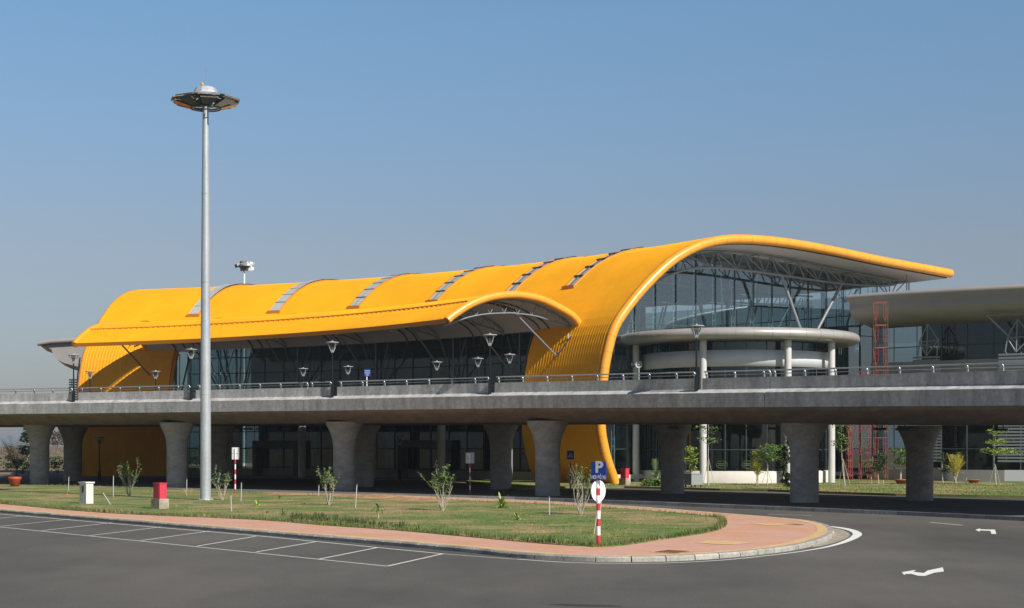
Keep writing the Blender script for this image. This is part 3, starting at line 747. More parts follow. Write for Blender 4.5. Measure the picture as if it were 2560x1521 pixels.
# landside columns between the legs, at ground level
for s in (13.5, 22.5, 31.5, 40.5, 49.5):
    mb = MB(); mb.tube(A(s, -.6, 0), A(s, -.6, 5.6), .38, n=14); mb.build('column', M['column'], term)
# long front and back glass
def long_glass(v, z0, z1, s0, s1, mglass, posts=2.2, zs=(), name='glass_facade', col='mullion'):
    mb = MB(); n = int((s1 - s0) / 2.2)
    for i in range(n):
        a, b = s0 + (s1 - s0) * i / n, s0 + (s1 - s0) * (i + 1) / n; mb.quad(A(a, v, z0), A(b, v, z0), A(b, v, z1 * hz(b)), A(a, v, z1 * hz(a)))
    g = mb.build(name, M[mglass], term); mu = MB()
    for i in range(n + 1):
        s = s0 + (s1 - s0) * i / n; mu.bar(A(s, v - .05, z0), A(s, v - .05, z1 * hz(s)), .07, .1)
    for z in zs:
        mu.pipe([A(s0 + (s1 - s0) * i / n, v - .06, z) for i in range(n + 1)], .045, 4, smooth=False)
    mu.build('mullions', M[col], g); return g
long_glass(2.3, 6.1, 13.2, LEG + .1, TL - LEG - .1, 'glass', zs=(6.2, 8.8, 10.6, 12.2))
long_glass(2.3, .9, 5.6, LEG + .1, TL - LEG - .1, 'glass', zs=(1.0, 2.9, 4.6))
long_glass(37.6, .5, 18.0, 5.1, TL - 5.1, 'glass', zs=(2.9, 6.2, 9.6, 13, 16), name='rear_glass')
n = 20
for z0, z1, v in ((0, .9, 2.25), (5.6, 6.1, 2.2)):
    mb = MB()
    for i in range(n):
        a, b = LEG + (TL - 2 * LEG) * i / n, LEG + (TL - 2 * LEG) * (i + 1) / n; mb.quad(A(a, v, z0), A(b, v, z0), A(b, v, z1), A(a, v, z1))
    mb.build('spandrel', M['wallgrey'], term)
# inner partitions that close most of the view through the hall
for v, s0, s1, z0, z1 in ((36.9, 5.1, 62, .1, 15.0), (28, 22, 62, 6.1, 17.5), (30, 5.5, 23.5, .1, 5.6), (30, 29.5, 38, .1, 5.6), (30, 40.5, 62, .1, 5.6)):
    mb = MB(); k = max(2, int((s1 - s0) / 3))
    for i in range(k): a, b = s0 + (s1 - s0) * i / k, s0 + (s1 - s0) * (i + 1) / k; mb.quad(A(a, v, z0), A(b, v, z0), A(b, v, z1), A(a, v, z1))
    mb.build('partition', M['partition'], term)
# entrance portals at ground level
for s0, s1 in ((24.0, 30.0), (42.5, 48.0)):
    mb = MB(); 
    for (sa, sb, z0, z1) in ((s0, s1, 3.0, 3.7), (s0, s0 + .5, 0, 3.0), (s1 - .5, s1, 0, 3.0)):
        pts = [A(sa, 1.2), A(sb, 1.2), A(sb, 2.2), A(sa, 2.2)]; top = [p + Vector((0, 0, z1)) for p in pts]; bot = [p + Vector((0, 0, z0)) for p in pts]
        mb.add(bot + top, [(4, 5, 6, 7), (3, 2, 1, 0), (0, 1, 5, 4), (1, 2, 6, 5), (2, 3, 7, 6), (3, 0, 4, 7)])
    mb.build('entrance_portal', M['interior'], term)
# trusses and struts behind / in front of the long glass under the canopy
for s in (14.9, 23.5, 33.3, 43.0, 52.3):
    mb = MB(); h_ = hz(s)
    mb.tube(A(s, 1.9, 8.6), A(s, -4.2, 14.7 * h_), .075, n=6); mb.tube(A(s, 1.9, 8.6), A(s, 1.9, 13.1), .08, n=6)
    mb.tube(A(s, 1.9, 8.6), A(s - 1.6, 1.9, 13.0), .05, n=5); mb.tube(A(s, 1.9, 8.6), A(s + 1.6, 1.9, 13.0), .05, n=5)
    mb.tube(A(s, 1.9, 6.1), A(s + .9, 1.9, 8.6), .05, n=5); mb.tube(A(s, 1.9, 6.1), A(s - .9, 1.9, 8.6), .05, n=5)
    lo = [(v, z - 1.0 - .9 * math.sin(math.pi * min(1, max(0, (v + 12) / 12.5)))) for v, z in inner_prof(CP, .2) if v > -12.2]
    if abs(s - 14.9) > 99: pass
    mb.build('canopy_strut', M['steel'], term)
# forecourt slab joining the elevated road to the departure doors
mb = MB(); k = 24; fr_e = [DP(-420 + (1030 + 420) * i / k, W_ + .4, 0) for i in range(k + 1)]; bk_e = [A(68 - (68 - 12.5) * i / k, -1.9) for i in range(k + 1)]
for i in range(k):
    for zt, zb in ((6.0, 5.35),):
        q = [fr_e[i], fr_e[i + 1], bk_e[i + 1], bk_e[i]]
        mb.quad(*[Vector((p.x, p.y, zt)) for p in q]); mb.quad(*[Vector((p.x, p.y, zb)) for p in q])
        for a, b in ((q[0], q[1]), (q[3], q[2])): mb.quad(*[Vector((p.x, p.y, z)) for p, z in ((a, zb), (b, zb), (b, zt), (a, zt))])
for e in (0, k): mb.quad(*[Vector((p.x, p.y, z)) for p, z in ((fr_e[e], 5.35), (bk_e[e], 5.35), (bk_e[e], 6.0), (fr_e[e], 6.0))])
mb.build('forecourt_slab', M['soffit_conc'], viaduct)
# ------------------------------------------------------------------ the canopy
C0, C1 = 5.0, 60.0; CSK = SK[:]
def keep_can(s, v, z, j): return not (in_sky(s) and -5.4 < v < -2.6)
cc = sorted(set([C0, C1] + [x for a in SK for x in (a, a + SW) if C0 < x < C1]))
canopy_m = MB()
for a, b in zip(cc[:-1], cc[1:]):
    ss, oo = rib_cols(a, b); sheet(canopy_m, CP, ss, oo, keep_can, 0, 1 if normals(CP)[3][1] > 0 else -1)
canopy = canopy_m.build('canopy', M['yellow'], term)
sg = 1 if normals(CP)[3][1] > 0 else -1
CI = [(v - sg * nv * .38, z - sg * nz * .38) for (v, z), (nv, nz) in zip(CP, normals(CP))]
mb = MB(); ss = sorted(set([C0 + .05 + i * 1.5 for i in range(37)] + cc)); sheet(mb, CI, ss, [0] * len(ss), keep_can, 0, 1, True)
mb.build('canopy_soffit', M['canopy_soffit'], canopy)
mb = MB()
for i in range(len(ss) - 1):
    a, b = ss[i], ss[i + 1]
    lo_a, lo_b = (CP[-1][0] - .02, CP[-1][1] - .34), (CI[-1][0], CI[-1][1] - .0)
    mb.quad(A(a, CP[-1][0], CP[-1][1] * hz(a)), A(b, CP[-1][0], CP[-1][1] * hz(b)), A(b, lo_a[0] + .1, lo_a[1] * hz(b)), A(a, lo_a[0] + .1, lo_a[1] * hz(a)))
    mb.quad(A(a, lo_a[0] + .1, lo_a[1] * hz(a)), A(b, lo_a[0] + .1, lo_a[1] * hz(b)), A(b, CI[-1][0] + .3, CI[-1][1] * hz(b)), A(a, CI[-1][0] + .3, CI[-1][1] * hz(a)))
mb.build('canopy_lip', M['orange_dark'], canopy)
CM = [((a[0] + b[0]) / 2, (a[1] + b[1]) / 2) for a, b in zip(CP, CI)]
for s_ in (C0, C1):
    path = [A(s_, v, z * hz(s_)) for v, z in CM]; mb = MB(); mb.pipe(path, .33, 12); o = mb.build('canopy_edge_tube', M['yellow_tube'], canopy)
for a in SK:
    if a + SW > C1: continue
    sp = [p for p in CP if -5.9 < p[0] < -2.2]; mb = MB()
    for j in range(len(sp) - 1): mb.quad(A(a, *sp[j]), A(a + SW, *sp[j]), A(a + SW, *sp[j + 1]), A(a, *sp[j + 1]))
    o = mb.build('canopy_skylight', M['glass_roof'], canopy)
mb = MB(); q = min(CP, key=lambda p: abs(p[0] + 10.3))
mb.pipe([A(C0 + .6 + i * (C1 - C0 - .9) / 60, q[0], (q[1] + .07) * hz(C0 + i)) for i in range(61)], .05, 4)
i = 0; s = C0 + 1
while s < C1 - 1:
    mb.box(A(s, q[0] - .12, (q[1] - .01) * hz(s)), (.14, .14, .10), rz=-(A0 - s / TR)); s += .72
mb.build('canopy_seam', M['orange_dark'], canopy)
# arched ribs under the canopy
for s in (5.9, 14.9, 23.5, 33.3, 43.0, 52.3):
    mb = MB(); rb = inner_prof(CI, 0); N = normals(CI)
    up = [(v, z - .14) for v, z in CI if v < .2 and v > -12.4]
    dp = [(v, z - .14 - .95 * math.sin(math.pi * (v + 12.4) / 12.6) ** .7) for v, z in up]
    mb.pipe([A(s, v, z * hz(s)) for v, z in up], .06, 5); mb.pipe([A(s, v, z * hz(s)) for v, z in dp], .065, 6)
    us = resample([Vector((v, z, 0)) for v, z in up], 1.3); ls = resample([Vector((v, z, 0)) for v, z in dp], 1.38)
    for i in range(min(len(us), len(ls)) - 1):
        mb.tube(A(s, ls[i].x, ls[i].y * hz(s)), A(s, us[i + 1].x, us[i + 1].y * hz(s)), .035, n=4); mb.tube(A(s, us[i + 1].x, us[i + 1].y * hz(s)), A(s, ls[i + 1].x, ls[i + 1].y * hz(s)), .035, n=4)
    mb.build('canopy_rib', M['steel'], canopy)
    for ds in (3.0, 4.2):
        mb = MB(); mb.pipe([A(s + ds, v, (z - .06) * hz(s)) for v, z in CI if v > -12.4], .07, 5); mb.build('canopy_rib', M['steel_dk'], canopy)
# strut from the leg to the canopy end, and thin struts below its near end
mb = MB(); mb.tube(A(6.2, -1.1, 10.6), A(6.2, -5.6, 14.2), .075, n=8); mb.tube(A(6.2, -1.1, 10.6), A(6.2, 1.0, 13.3), .07, n=6); mb.tube(A(6.2, -1.1, 10.6), A(9.0, -4, 14.6), .06, n=6); mb.tube(A(6.2, -1.1, 10.6), A(4.0, -1.2, 12.2), .05, n=6)
mb.build('canopy_strut', M['steel'], term); mb = MB()
mb.tube(A(58.8, -1.1, 10.4), A(58.8, -8.0, 14.2), .08, n=8)
mb.build('canopy_strut', M['steel'], term)

# ------------------------------------------------------------------ the round pavilion at the near end
RC = Vector((19.3, 137.6, 0))
rot = thing('round_pavilion', tuple(RC), 'round cream pavilion under a thick silver ring canopy at the terminal glass end', 'pavilion')
mb = MB(); n = 24; pr = []
for i in range(n + 1):
    t = -math.pi / 2 + math.pi * i / n; pr.append((9.75 + .65 * math.cos(t), 12.2 + .47 * math.sin(t)))
pr = [(7.9, 11.72)] + pr + [(8.9, 12.7), (5.0, 12.9), (0.01, 13.0)]
mb.lathe(pr, RC, 72); rc = mb.build('ring_canopy', M['aluminium'], rot)
mb = MB(); mb.lathe([(7.85, 11.85), (7.85, 11.69), (9.4, 11.71)], RC, 60); mb.build('ring_soffit', M['steel'], rot)
mb = MB()
for i in range(44):
    a = 2 * math.pi * i / 44; c = RC + Vector((math.cos(a), math.sin(a), 0)) * 0
    path = [RC + Vector((math.cos(a) * (r + .006), math.sin(a) * (r + .006), z)) for r, z in pr[2:-4:3]]; mb.pipe(path, .012, 4)
mb.build('panel_joints', M['steel'], rc)
RD = 8.2
def band(name, z0, z1, r, m, par=rot, n=72):
    mb = MB(); mb.lathe([(r, z0), (r, z1)], RC, n); return mb.build(name, M[m], par)
mb = MB(); mb.lathe([(RD - .25, 9.62), (RD, 9.62), (RD, 10.95), (RD - .25, 10.95)], RC, 72); mb.build('pale_band', M['pale_band'], rot)
band('upper_window', 10.95, 11.85, RD - .12, 'glass_dk'); band('middle_window', 6.3, 9.62, RD - .12, 'glass_dk')
mb = MB(); mb.lathe([(RD - .2, 5.1), (RD + .02, 5.1), (RD + .02, 6.3), (RD - .2, 6.3)], RC, 72); mb.build('wall_band', M['cream'], rot)
band('lower_window', 1.1, 5.1, RD - .12, 'glass_dk')
mb = MB(); mb.lathe([(RD + .08, 0), (RD + .08, 1.08), (RD - .2, 1.14)], RC, 72); mb.build('plinth', M['cream'], rot)
mb = MB(); mb.lathe([(0.01, 6.2), (RD - .3, 6.2)], RC, 40); mb.lathe([(0.01, 11.95), (RD - .3, 11.95)], RC, 40); mb.lathe([(3.0, .1), (3.0, 11.9)], RC, 30); mb.build('core', M['interior'], rot)
mb = MB()
for i in range(30):
    a = 2 * math.pi * (i + .3) / 30; d = Vector((math.cos(a), math.sin(a), 0))
    for z0, z1 in ((1.1, 5.1), (6.3, 9.6), (10.97, 11.85)): mb.bar(RC + d * (RD - .08) + Vector((0, 0, z0)), RC + d * (RD - .08) + Vector((0, 0, z1)), .06)
for z in (2.85,): mb.pipe([RC + Vector((math.cos(t * .1), math.sin(t * .1), 0)) * (RD - .07) + Vector((0, 0, z)) for t in range(64)], .04, 4)
mb.build('mullions', M['mullion'], rot)
for px in (1758, 1970, 2079, 1590):
    # columns on the ring radius, solved on the side that faces the camera
    rr = 9.0; k = (px - 1280) / F; bq = k * 1.0
    aq = 1 + k * k; b2 = RC.y + RC.x * k; c2 = RC.x ** 2 + RC.y ** 2 - rr * rr; disc = b2 * b2 - aq * c2
    Y = (b2 - math.sqrt(max(disc, 0))) / aq; p = PX(px, Y)
    mb = MB(); mb.tube(p, p + Vector((0, 0, 11.75)), .285, n=20); mb.tube(p + Vector((0, 0, 9.6)), p + Vector((0, 0, 9.62)), .29, n=20); mb.build('column', M['column'], rot)
def oval_logo(px, py):
    k = (px - 1280) / F; aq = 1 + k * k; rr = RD + .0; b2 = RC.y + RC.x * k; c2 = RC.x ** 2 + RC.y ** 2 - rr * rr
    Y = (b2 - math.sqrt(b2 * b2 - aq * c2)) / aq; c = PX(px, Y, ZY(py, Y)); nn_ = (c - RC); nn_.z = 0; nn_.normalize(); t = Vector((-nn_.y, nn_.x, 0)); c = RC + nn_ * (RD + .0) + Vector((0, 0, c.z))
    mb = MB(); pts = [c + t * .45 * math.cos(6.283 * i / 28) + Vector((0, 0, .3 * math.sin(6.283 * i / 28))) for i in range(29)]; mb.pipe(pts, .018, 4)
    for dz in (-.06, .07): mb.bar(c + t * -.3 + Vector((0, 0, dz)), c + t * .3 + Vector((0, 0, dz)), .03, .05)
    mb.build('window_emblem', M['emblem'], rot)
oval_logo(1804, 1162); oval_logo(1869, 1162)

# ------------------------------------------------------------------ the grey wings
def wing(root, pts, ztop, zbot, zslab, prefix=''):
    "pts: plan polyline of the fascia front; bulged cladding band, recessed glass, slab, plinth"
    pts = smooth_path(pts, 6); off = lambda d: offset_path(pts, d)
    sec = [(2.4, ztop + .25), (.6, ztop + .22), (.15, ztop + .12), (0, ztop - .12), (.12, ztop - .36), (.45, ztop - .5), (.42, ztop - .8), (.46, ztop - 1.2), (.7, ztop - 1.6), (1.15, ztop - 1.9), (1.9, ztop - 2.1), (4.2, zbot), (4.2, ztop - .2)]
    mb = MB(); cols = [off(d) for d, z in sec]; k = len(sec); n = len(pts)
    vs = [cols[j][i] + Vector((0, 0, sec[j][1])) for i in range(n) for j in range(k)]
    mb.add(vs, [(i * k + j, (i + 1) * k + j, (i + 1) * k + j + 1, i * k + j + 1) for i in range(n - 1) for j in range(k - 1)], 0, True)
    for e in (0, n - 1): mb.add([vs[e * k + j] for j in range(k)], [tuple(range(k))])
    f = mb.build('curved_fascia', M['wing_clad'], root)
    mb = MB(); a, b = off(.5), off(22)
    for i in range(n - 1): mb.quad(*[Vector((q.x, q.y, ztop + .2)) for q in (a[i], a[i + 1], b[i + 1], b[i])])
    mb.build('roof', M['wing_clad'], root)
    g = off(4.0); mb = MB()
    for i in range(n - 1):
        mb.quad(*[Vector((q.x, q.y, z)) for q, z in ((g[i], zslab + .3), (g[i + 1], zslab + .3), (g[i + 1], zbot + .1), (g[i], zbot + .1))])
    gl = mb.build('glass_front', M['glass_dk'], root); mb = MB()
    for i in range(n - 1):
        mb.quad(*[Vector((q.x, q.y, z)) for q, z in ((g[i], 1.1), (g[i + 1], 1.1), (g[i + 1], 6.2), (g[i], 6.2))])
    mb.build('glass_front', M['glass_dk'], root)
    mu = MB(); gg = resample(offset_path(pts, 3.93), 2.3)
    for p in gg:
        mu.bar(Vector((p.x, p.y, 1.1)), Vector((p.x, p.y, 6.2)), .07, .07); mu.bar(Vector((p.x, p.y, zslab)), Vector((p.x, p.y, zbot)), .06, .06)
    for z in (2.9, 5.2, 11.9): mu.pipe([Vector((p.x, p.y, z)) for p in gg], .04, 4)
    mu.build('mullions', M['mullion'], gl)
    a, b = off(3.7), off(4.6)
    for z0, z1, m in ((0, 1.1, 0), (6.2, zslab + .3, 0)):
        mb = MB()
        for i in range(n - 1):
            mb.quad(*[Vector((q.x, q.y, z)) for q, z in ((a[i], z0), (a[i + 1], z0), (a[i + 1], z1), (a[i], z1))]); mb.quad(*[Vector((q.x, q.y, z1)) for q in (a[i], a[i + 1], b[i + 1], b[i])])
            mb.quad(*[Vector((q.x, q.y, z0)) for q in (a[i], a[i + 1], b[i + 1], b[i])])
        mb.build('wall_band', M['wallgrey'], root)
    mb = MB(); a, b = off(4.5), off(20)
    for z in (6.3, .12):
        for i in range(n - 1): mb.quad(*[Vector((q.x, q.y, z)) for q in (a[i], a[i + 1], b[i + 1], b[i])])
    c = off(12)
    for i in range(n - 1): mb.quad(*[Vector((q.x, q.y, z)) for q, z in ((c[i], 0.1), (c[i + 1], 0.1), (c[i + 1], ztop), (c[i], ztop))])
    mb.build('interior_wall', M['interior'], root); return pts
wr = thing('terminal_wing', (37, 138, 0), 'grey terminal wing with rounded metal fascia and dark glass at the right edge', 'airport wing')
wpts = [Vector((29.6, 141.5, 0)), Vector((33, 138.0, 0)), Vector((37.5, 134.4, 0)), Vector((42.5, 131.2, 0)), Vector((48, 128.5, 0)), Vector((56, 126, 0))]
wing(wr, wpts, 16.35, 13.7, 10.3)
def louvre(root, px, Y, z0, z1, wd, ang, apex=True):
    c = PX(px, Y); t = Vector((math.cos(ang), math.sin(ang), 0)); mb = MB(); z = z0
    while z < z1:
        lean = .25 * (z - z0) / (z1 - z0); mb.bar(c - t * (wd / 2 - lean * .3) + Vector((0, 0, z)), c + t * (wd / 2 - lean * .3) + Vector((0, 0, z)), .04, .16); z += .27
    lo = mb.build('louvre', M['steel'], root); mb = MB()
    for k in (-.25, .15, .36): mb.bar(c + t * wd * k + Vector((0, .1, z0)), c + t * wd * k + Vector((0, .1, z1)), .06)
    mb.build('louvre_frame', M['steel'], lo)
    if apex:
        ap = c + t * .1 + Vector((0, 0, z1 + 2.75)); mb = MB(); a = c - t * wd * .3 + Vector((0, 0, z1)); b = c + t * wd * .36 + Vector((0, 0, z1)); a2 = c - t * wd * .24 + Vector((0, 0, z1 + 1.2)); b2 = c + t * wd * .42 + Vector((0, 0, z1 + 1.3))
        for p, q in ((a, a2), (a2, ap), (b, b2), (b2, ap), (a2, b2), (c + Vector((0, 0, z1)), ap), (a2, c + Vector((0, 0, z1))), (b2, c + Vector((0, 0, z1)))): mb.tube(p, q, .06, n=6)
        mb.build('frame_mast', M['steel'], root)
louvre(wr, 2316, 138.0, 1.9, 10.95, 2.6, R_(-38)); louvre(wr, 2540, 133.5, 1.9, 11.0, 3.0, R_(-30))
mb = MB(); a = PX(2464, 134, 14.1); b = PX(2600, 132, 14.1)
mb.tube(a, b, .07, n=6); mb.tube(a + Vector((.1, 0, 0)), PX(2552, 134, 11.4), .09, n=6); mb.build('brace', M['steel'], wr)
wl = thing('left_terminal_wing', (-57, 187, 0), 'pale grey wing tip with a tapering roof edge beyond the far yellow leg', 'airport wing')

mb = MB(); Yw = 182; 
prl = [(94, 862), (128, 874), (135, 890), (142, 899), (160, 908), (185, 915), (230, 925)]; top = [(94, 859), (128, 854), (215, 848), (232, 847)]
fr_ = [PX(x, Yw, ZY(y, Yw)) for x, y in [(94, 860), (128, 854), (232, 847), (232, 925), (185, 915), (160, 908), (142, 899), (132, 884), (128, 873)]]
bk_ = [p + Vector((-3.0, 14, 0)) for p in fr_]
nfr = len(fr_); mb.add(fr_ + bk_, [tuple(range(nfr)), tuple(range(2 * nfr - 1, nfr - 1, -1))] + [(i, (i + 1) % nfr, nfr + (i + 1) % nfr, nfr + i) for i in range(nfr)])
mb.build('curved_fascia', M['wing_clad'], wl)
mb = MB(); mb.pipe([PX(94, Yw - .3, ZY(860, Yw)), PX(128, Yw - .3, ZY(854.5, Yw)), PX(232, Yw - .3, ZY(848.5, Yw))], .28, 10); mb.build('edge_tube', M['wing_clad'], wl)
mb = MB(); c = PX(214, 181)
mb.box(c + Vector((0, 8, 5)), (2.0, 14, 10)); mb.build('wall', M['wallgrey'], wl)
louvre(wl, 187, 178, 2.4, 10.6, 1.6, R_(-14), False)
mb = MB(); mb.pipe([PX(193, 178, 9), PX(194, 178, 11), PX(200, 178, 13)], .08, 6); mb.build('brace', M['steel'], wl)

# ------------------------------------------------------------------ lamps on the elevated road
def make_lamp(name, loc, label, group):
    t = thing(name, loc, label, 'street lamp', group); B = Vector(loc)
    mb = MB(); mb.box(B + Vector((0, 0, .45)), (.19, .19, .9)); mb.build('pole_base', M['black'], t)
    mb = MB(); mb.pipe([B + Vector((0, 0, z)) for z in (.9, 2.65, 2.95)], [.06, .045, .05], 10); mb.build('pole', M['black'], t)
    mb = MB(); mb.pipe([B + Vector((0, 0, z)) for z in (2.95, 3.0, 3.12)], [.05, .09, .10], 12); mb.build('socket', M['dish'], t)
    mb = MB(); mb.lathe([(.09, 3.12), (.14, 3.3), (.16, 3.56)], B, 14); mb.build('lamp_glass', M['lampglass'], t)
    mb = MB(); mb.tube(B + Vector((0, 0, 3.12)), B + Vector((0, 0, 3.4)), .05, n=8); mb.build('bulb', M['dish'], t)
    for k in range(4):
        a = math.pi / 4 + k * math.pi / 2; d = Vector((math.cos(a), math.sin(a), 0)); mb = MB()
        mb.pipe([B + d * .07 + Vector((0, 0, 2.95)), B + d * .16 + Vector((0, 0, 3.12)), B + d * .37 + Vector((0, 0, 3.57))], .022, 6); mb.build('arm', M['dish'], t)
    mb = MB(); mb.lathe([(.01, 3.60), (.38, 3.575), (.44, 3.59), (.42, 3.63), (.15, 3.66), (.01, 3.67)], B, 24)
    mb.tube(B + Vector((0, 0, 3.66)), B + Vector((0, 0, 3.73)), .06, n=8); mb.build('shade', M['dish'], t)
    return t
LL = ['street lamp on the viaduct edge at the far left, above the white metal cabinet', 'street lamp on the viaduct edge just left of the high mast', 'street lamp on the viaduct edge between the high mast and the canopy end',
      'street lamp on the viaduct edge below the rounded end of the yellow canopy', 'street lamp on the viaduct edge in front of the round pavilion']
lamp0 = None; LH = [884, 870, 852, 833, 810]
for px, lab, hy in zip(LAMPS[:5], LL, LH):
    p = DP(px, -.16, -.74)
    if lamp0 is None:
        lamp0 = make_lamp('street_lamp', tuple(p), lab, 'street lamps on the near edge of the viaduct'); c = lamp0
    else:
        c = copy_tree(lamp0); c.location = p; c['label'] = lab
    c.scale = (1, 1, (ZY(hy, p.y) - p.z) / 3.73)
lampf = ['street lamp against the shaded far yellow leg, nearest its left edge', 'street lamp against the shaded far yellow leg, near its right edge', 'farther street lamp just left of the lamp between mast and canopy end', 'farther street lamp just left of the small blue sign on the viaduct', 'farther street lamp midway between blue sign and canopy end',
         'farther street lamp just left of the lamp below the canopy end', 'farther street lamp just right of the lamp below the canopy end']
for (px, hy), lab in zip(((225, 926), (389, 926), (758, 918.8), (870, 913.5), (1092, 902), (1195, 893), (1274, 883)), lampf):
    top = 9.95; Y = (top - E) * F / (H - hy); p = PX(px, Y, 6.25); c = copy_tree(lamp0); c.location = p; c['label'] = lab; c['group'] = 'street lamps on the far side of the viaduct'; c.scale = (1, 1, (top - 6.25) / 3.73)
for px, hy, by, lab in ((249, 1091, 1172, 'ground level lamp in the shade before the far yellow leg'), (999, 1090, 1190, 'ground level lamp in the dark underpass before the entrance'), (1421, 1094, 1205, 'ground level lamp beside the triangle sign at the near yellow leg')):
    Y = 3.2 * F / (by - H) if by > 1195 else 140; c = copy_tree(lamp0); c.location = PX(px, Y, .1); c['label'] = lab; c['group'] = 'street lamps at ground level'; c.scale = (1, 1, (ZY(hy, Y) - .1) / 3.73)

# ------------------------------------------------------------------ high masts
mp = G(514, 1250, .17); mp.z = .15
mast = thing('high_mast', tuple(mp), 'tall tapered grey steel light mast standing in the grass island', 'light mast')
def mz(y): return ZY(y, mp.y) - mp.z
segz = [(0, .305), (mz(985), .29), (mz(705), .255), (mz(484), .215), (mz(262), .165)]
mb = MB(); mb.pipe([mp + Vector((0, 0, z)) for z, r in segz], [r for z, r in segz], 16); pole = mb.build('pole', M['mast'], mast)
for z, r in segz[1:-1]:
    mb = MB(); mb.tube(mp + Vector((0, 0, z - .04)), mp + Vector((0, 0, z + .04)), r + .014, n=16); mb.build('sleeve_joint', M['mast'], pole)
mb = MB(); mb.lathe([(.45, 0), (.45, .05), (.3, .05)], mp, 20)
for k in range(8): mb.tube(mp + Vector((.39 * math.cos(k * .785), .39 * math.sin(k * .785), .04)), mp + Vector((.39 * math.cos(k * .785), .39 * math.sin(k * .785), .12)), .02, n=6)
mb.build('base_flange', M['mast'], mast)
mb = MB(); mb.lathe([(.56, mz(235)), (.70, mz(236)), (.66, mz(230)), (.56, mz(221)), (.5, mz(219)), (.01, mz(218))], mp, 11, smooth=False); mb.build('hood', M['reflector'], mast)
mb = MB(); zc = mz(243); zr = mz(240)
mb.lathe([(.3, zc - .35), (.34, zc + .1), (.6, zc + .12), (.6, zc + .02), (.36, zc)], mp, 16, smooth=False)
for k in range(4):
    a = k * .785 + .4; d = Vector((math.cos(a), math.sin(a), 0)); mb.tube(mp + d * .55 + Vector((0, 0, zr)), mp + d * .55 + Vector((0, 0, mz(236))), .04, n=6); mb.tube(mp - d * .55 + Vector((0, 0, zr)), mp - d * .55 + Vector((0, 0, mz(236))), .04, n=6)
mb.tube(mp + Vector((0, 0, mz(262))), mp + Vector((0, 0, mz(236))), .15, n=12)
path = [mp + Vector((1.0 * math.cos(i * .3927), 1.0 * math.sin(i * .3927), zr - .12)) for i in range(17)]; mb.pipe(path, .035, 6)
path = [mp + Vector((.85 * math.cos(i * .3927), .85 * math.sin(i * .3927), mz(272))) for i in range(17)]; mb.pipe(path, .03, 6)
mb.build('crown_frame', M['dark_dish'], mast)
for k in range(8):
    a = k * math.pi / 4 + .28; d = Vector((math.cos(a), math.sin(a), 0)); t = Vector((-d.y, d.x, 0)); mb = MB()
    def slab8(mb, r0, y0, w0, r1, y1, w1, th=.045):
        i0 = mp + d * r0 + Vector((0, 0, mz(y0))); i1 = mp + d * r1 + Vector((0, 0, mz(y1))); up = Vector((0, 0, th)); q = [i0 - t * w0, i0 + t * w0, i1 + t * w1, i1 - t * w1]
        mb.add(q + [p + up for p in q], [(3, 2, 1, 0), (4, 5, 6, 7), (0, 1, 5, 4), (1, 2, 6, 5), (2, 3, 7, 6), (3, 0, 4, 7)]); return q
    q = slab8(mb, .74, 239.5, .24, 1.84, 252.5, .60); pn = mb.build('light_panel', M['panel_grey'], mast); mb = MB()
    for e in ((0, 3), (1, 2), (3, 2), (0, 1)): mb.tube(q[e[0]] + Vector((0, 0, .05)), q[e[1]] + Vector((0, 0, .05)), .028, n=5)
    mb.tube((q[0] + q[1]) / 2, (q[2] + q[3]) / 2, .03, n=5); mb.build('panel_frame', M['steel'], pn)
    mb = MB(); q = slab8(mb, .62, 272, .20, 1.72, 259.5, .44, .10); mb.tube(mp + d * 1.1 + Vector((0, 0, mz(265))), mp + d * 1.1 + Vector((0, 0, mz(245))), .03, n=5); fl = mb.build('floodlight', M['dark_dish'], mast)
    mb = MB(); dn = Vector((0, 0, -.012)); mb.add([p + dn for p in q], [(3, 2, 1, 0)]); mb.build('lens', M['orange'] if k in (3, 4) else (M['reflector'] if k in (0, 7) else M['steel_dk']), fl)
mb = MB(); c = mp + Vector((-.19, 0, 0)); mb.tube(c + Vector((0, 0, mz(219))), c + Vector((0, 0, mz(214))), .02, n=6); mb.lathe([(.04, mz(214)), (.085, mz(213)), (.085, mz(209)), (.04, mz(207))], c, 12); mb.build('beacon', M['orange'], mast)
mb = MB(); mb.tube(mp + Vector((0, 0, mz(219))), mp + Vector((0, 0, mz(172))), .012, n=5); mb.build('lightning_rod', M['steel'], mast)
p2 = PX(610.5, 250); mast2 = thing('floodlight_mast', tuple(p2), 'distant floodlight mast rising behind the yellow roof', 'light mast')
z2 = lambda y: ZY(y, 250); mb = MB(); mb.pipe([p2, p2 + Vector((0, 0, z2(668)))], [.32, .14], 12); mb.build('pole', M['white'], mast2)
mb = MB(); mb.lathe([(.2, z2(671)), (.7, z2(670)), (1.1, z2(667)), (1.1, z2(666)), (.1, z2(666))], p2, 12, smooth=False); mb.tube(p2 + Vector((0, 0, z2(668))), p2 + Vector((0, 0, z2(656))), .12, n=8); mb.build('platform', M['steel_dk'], mast2)
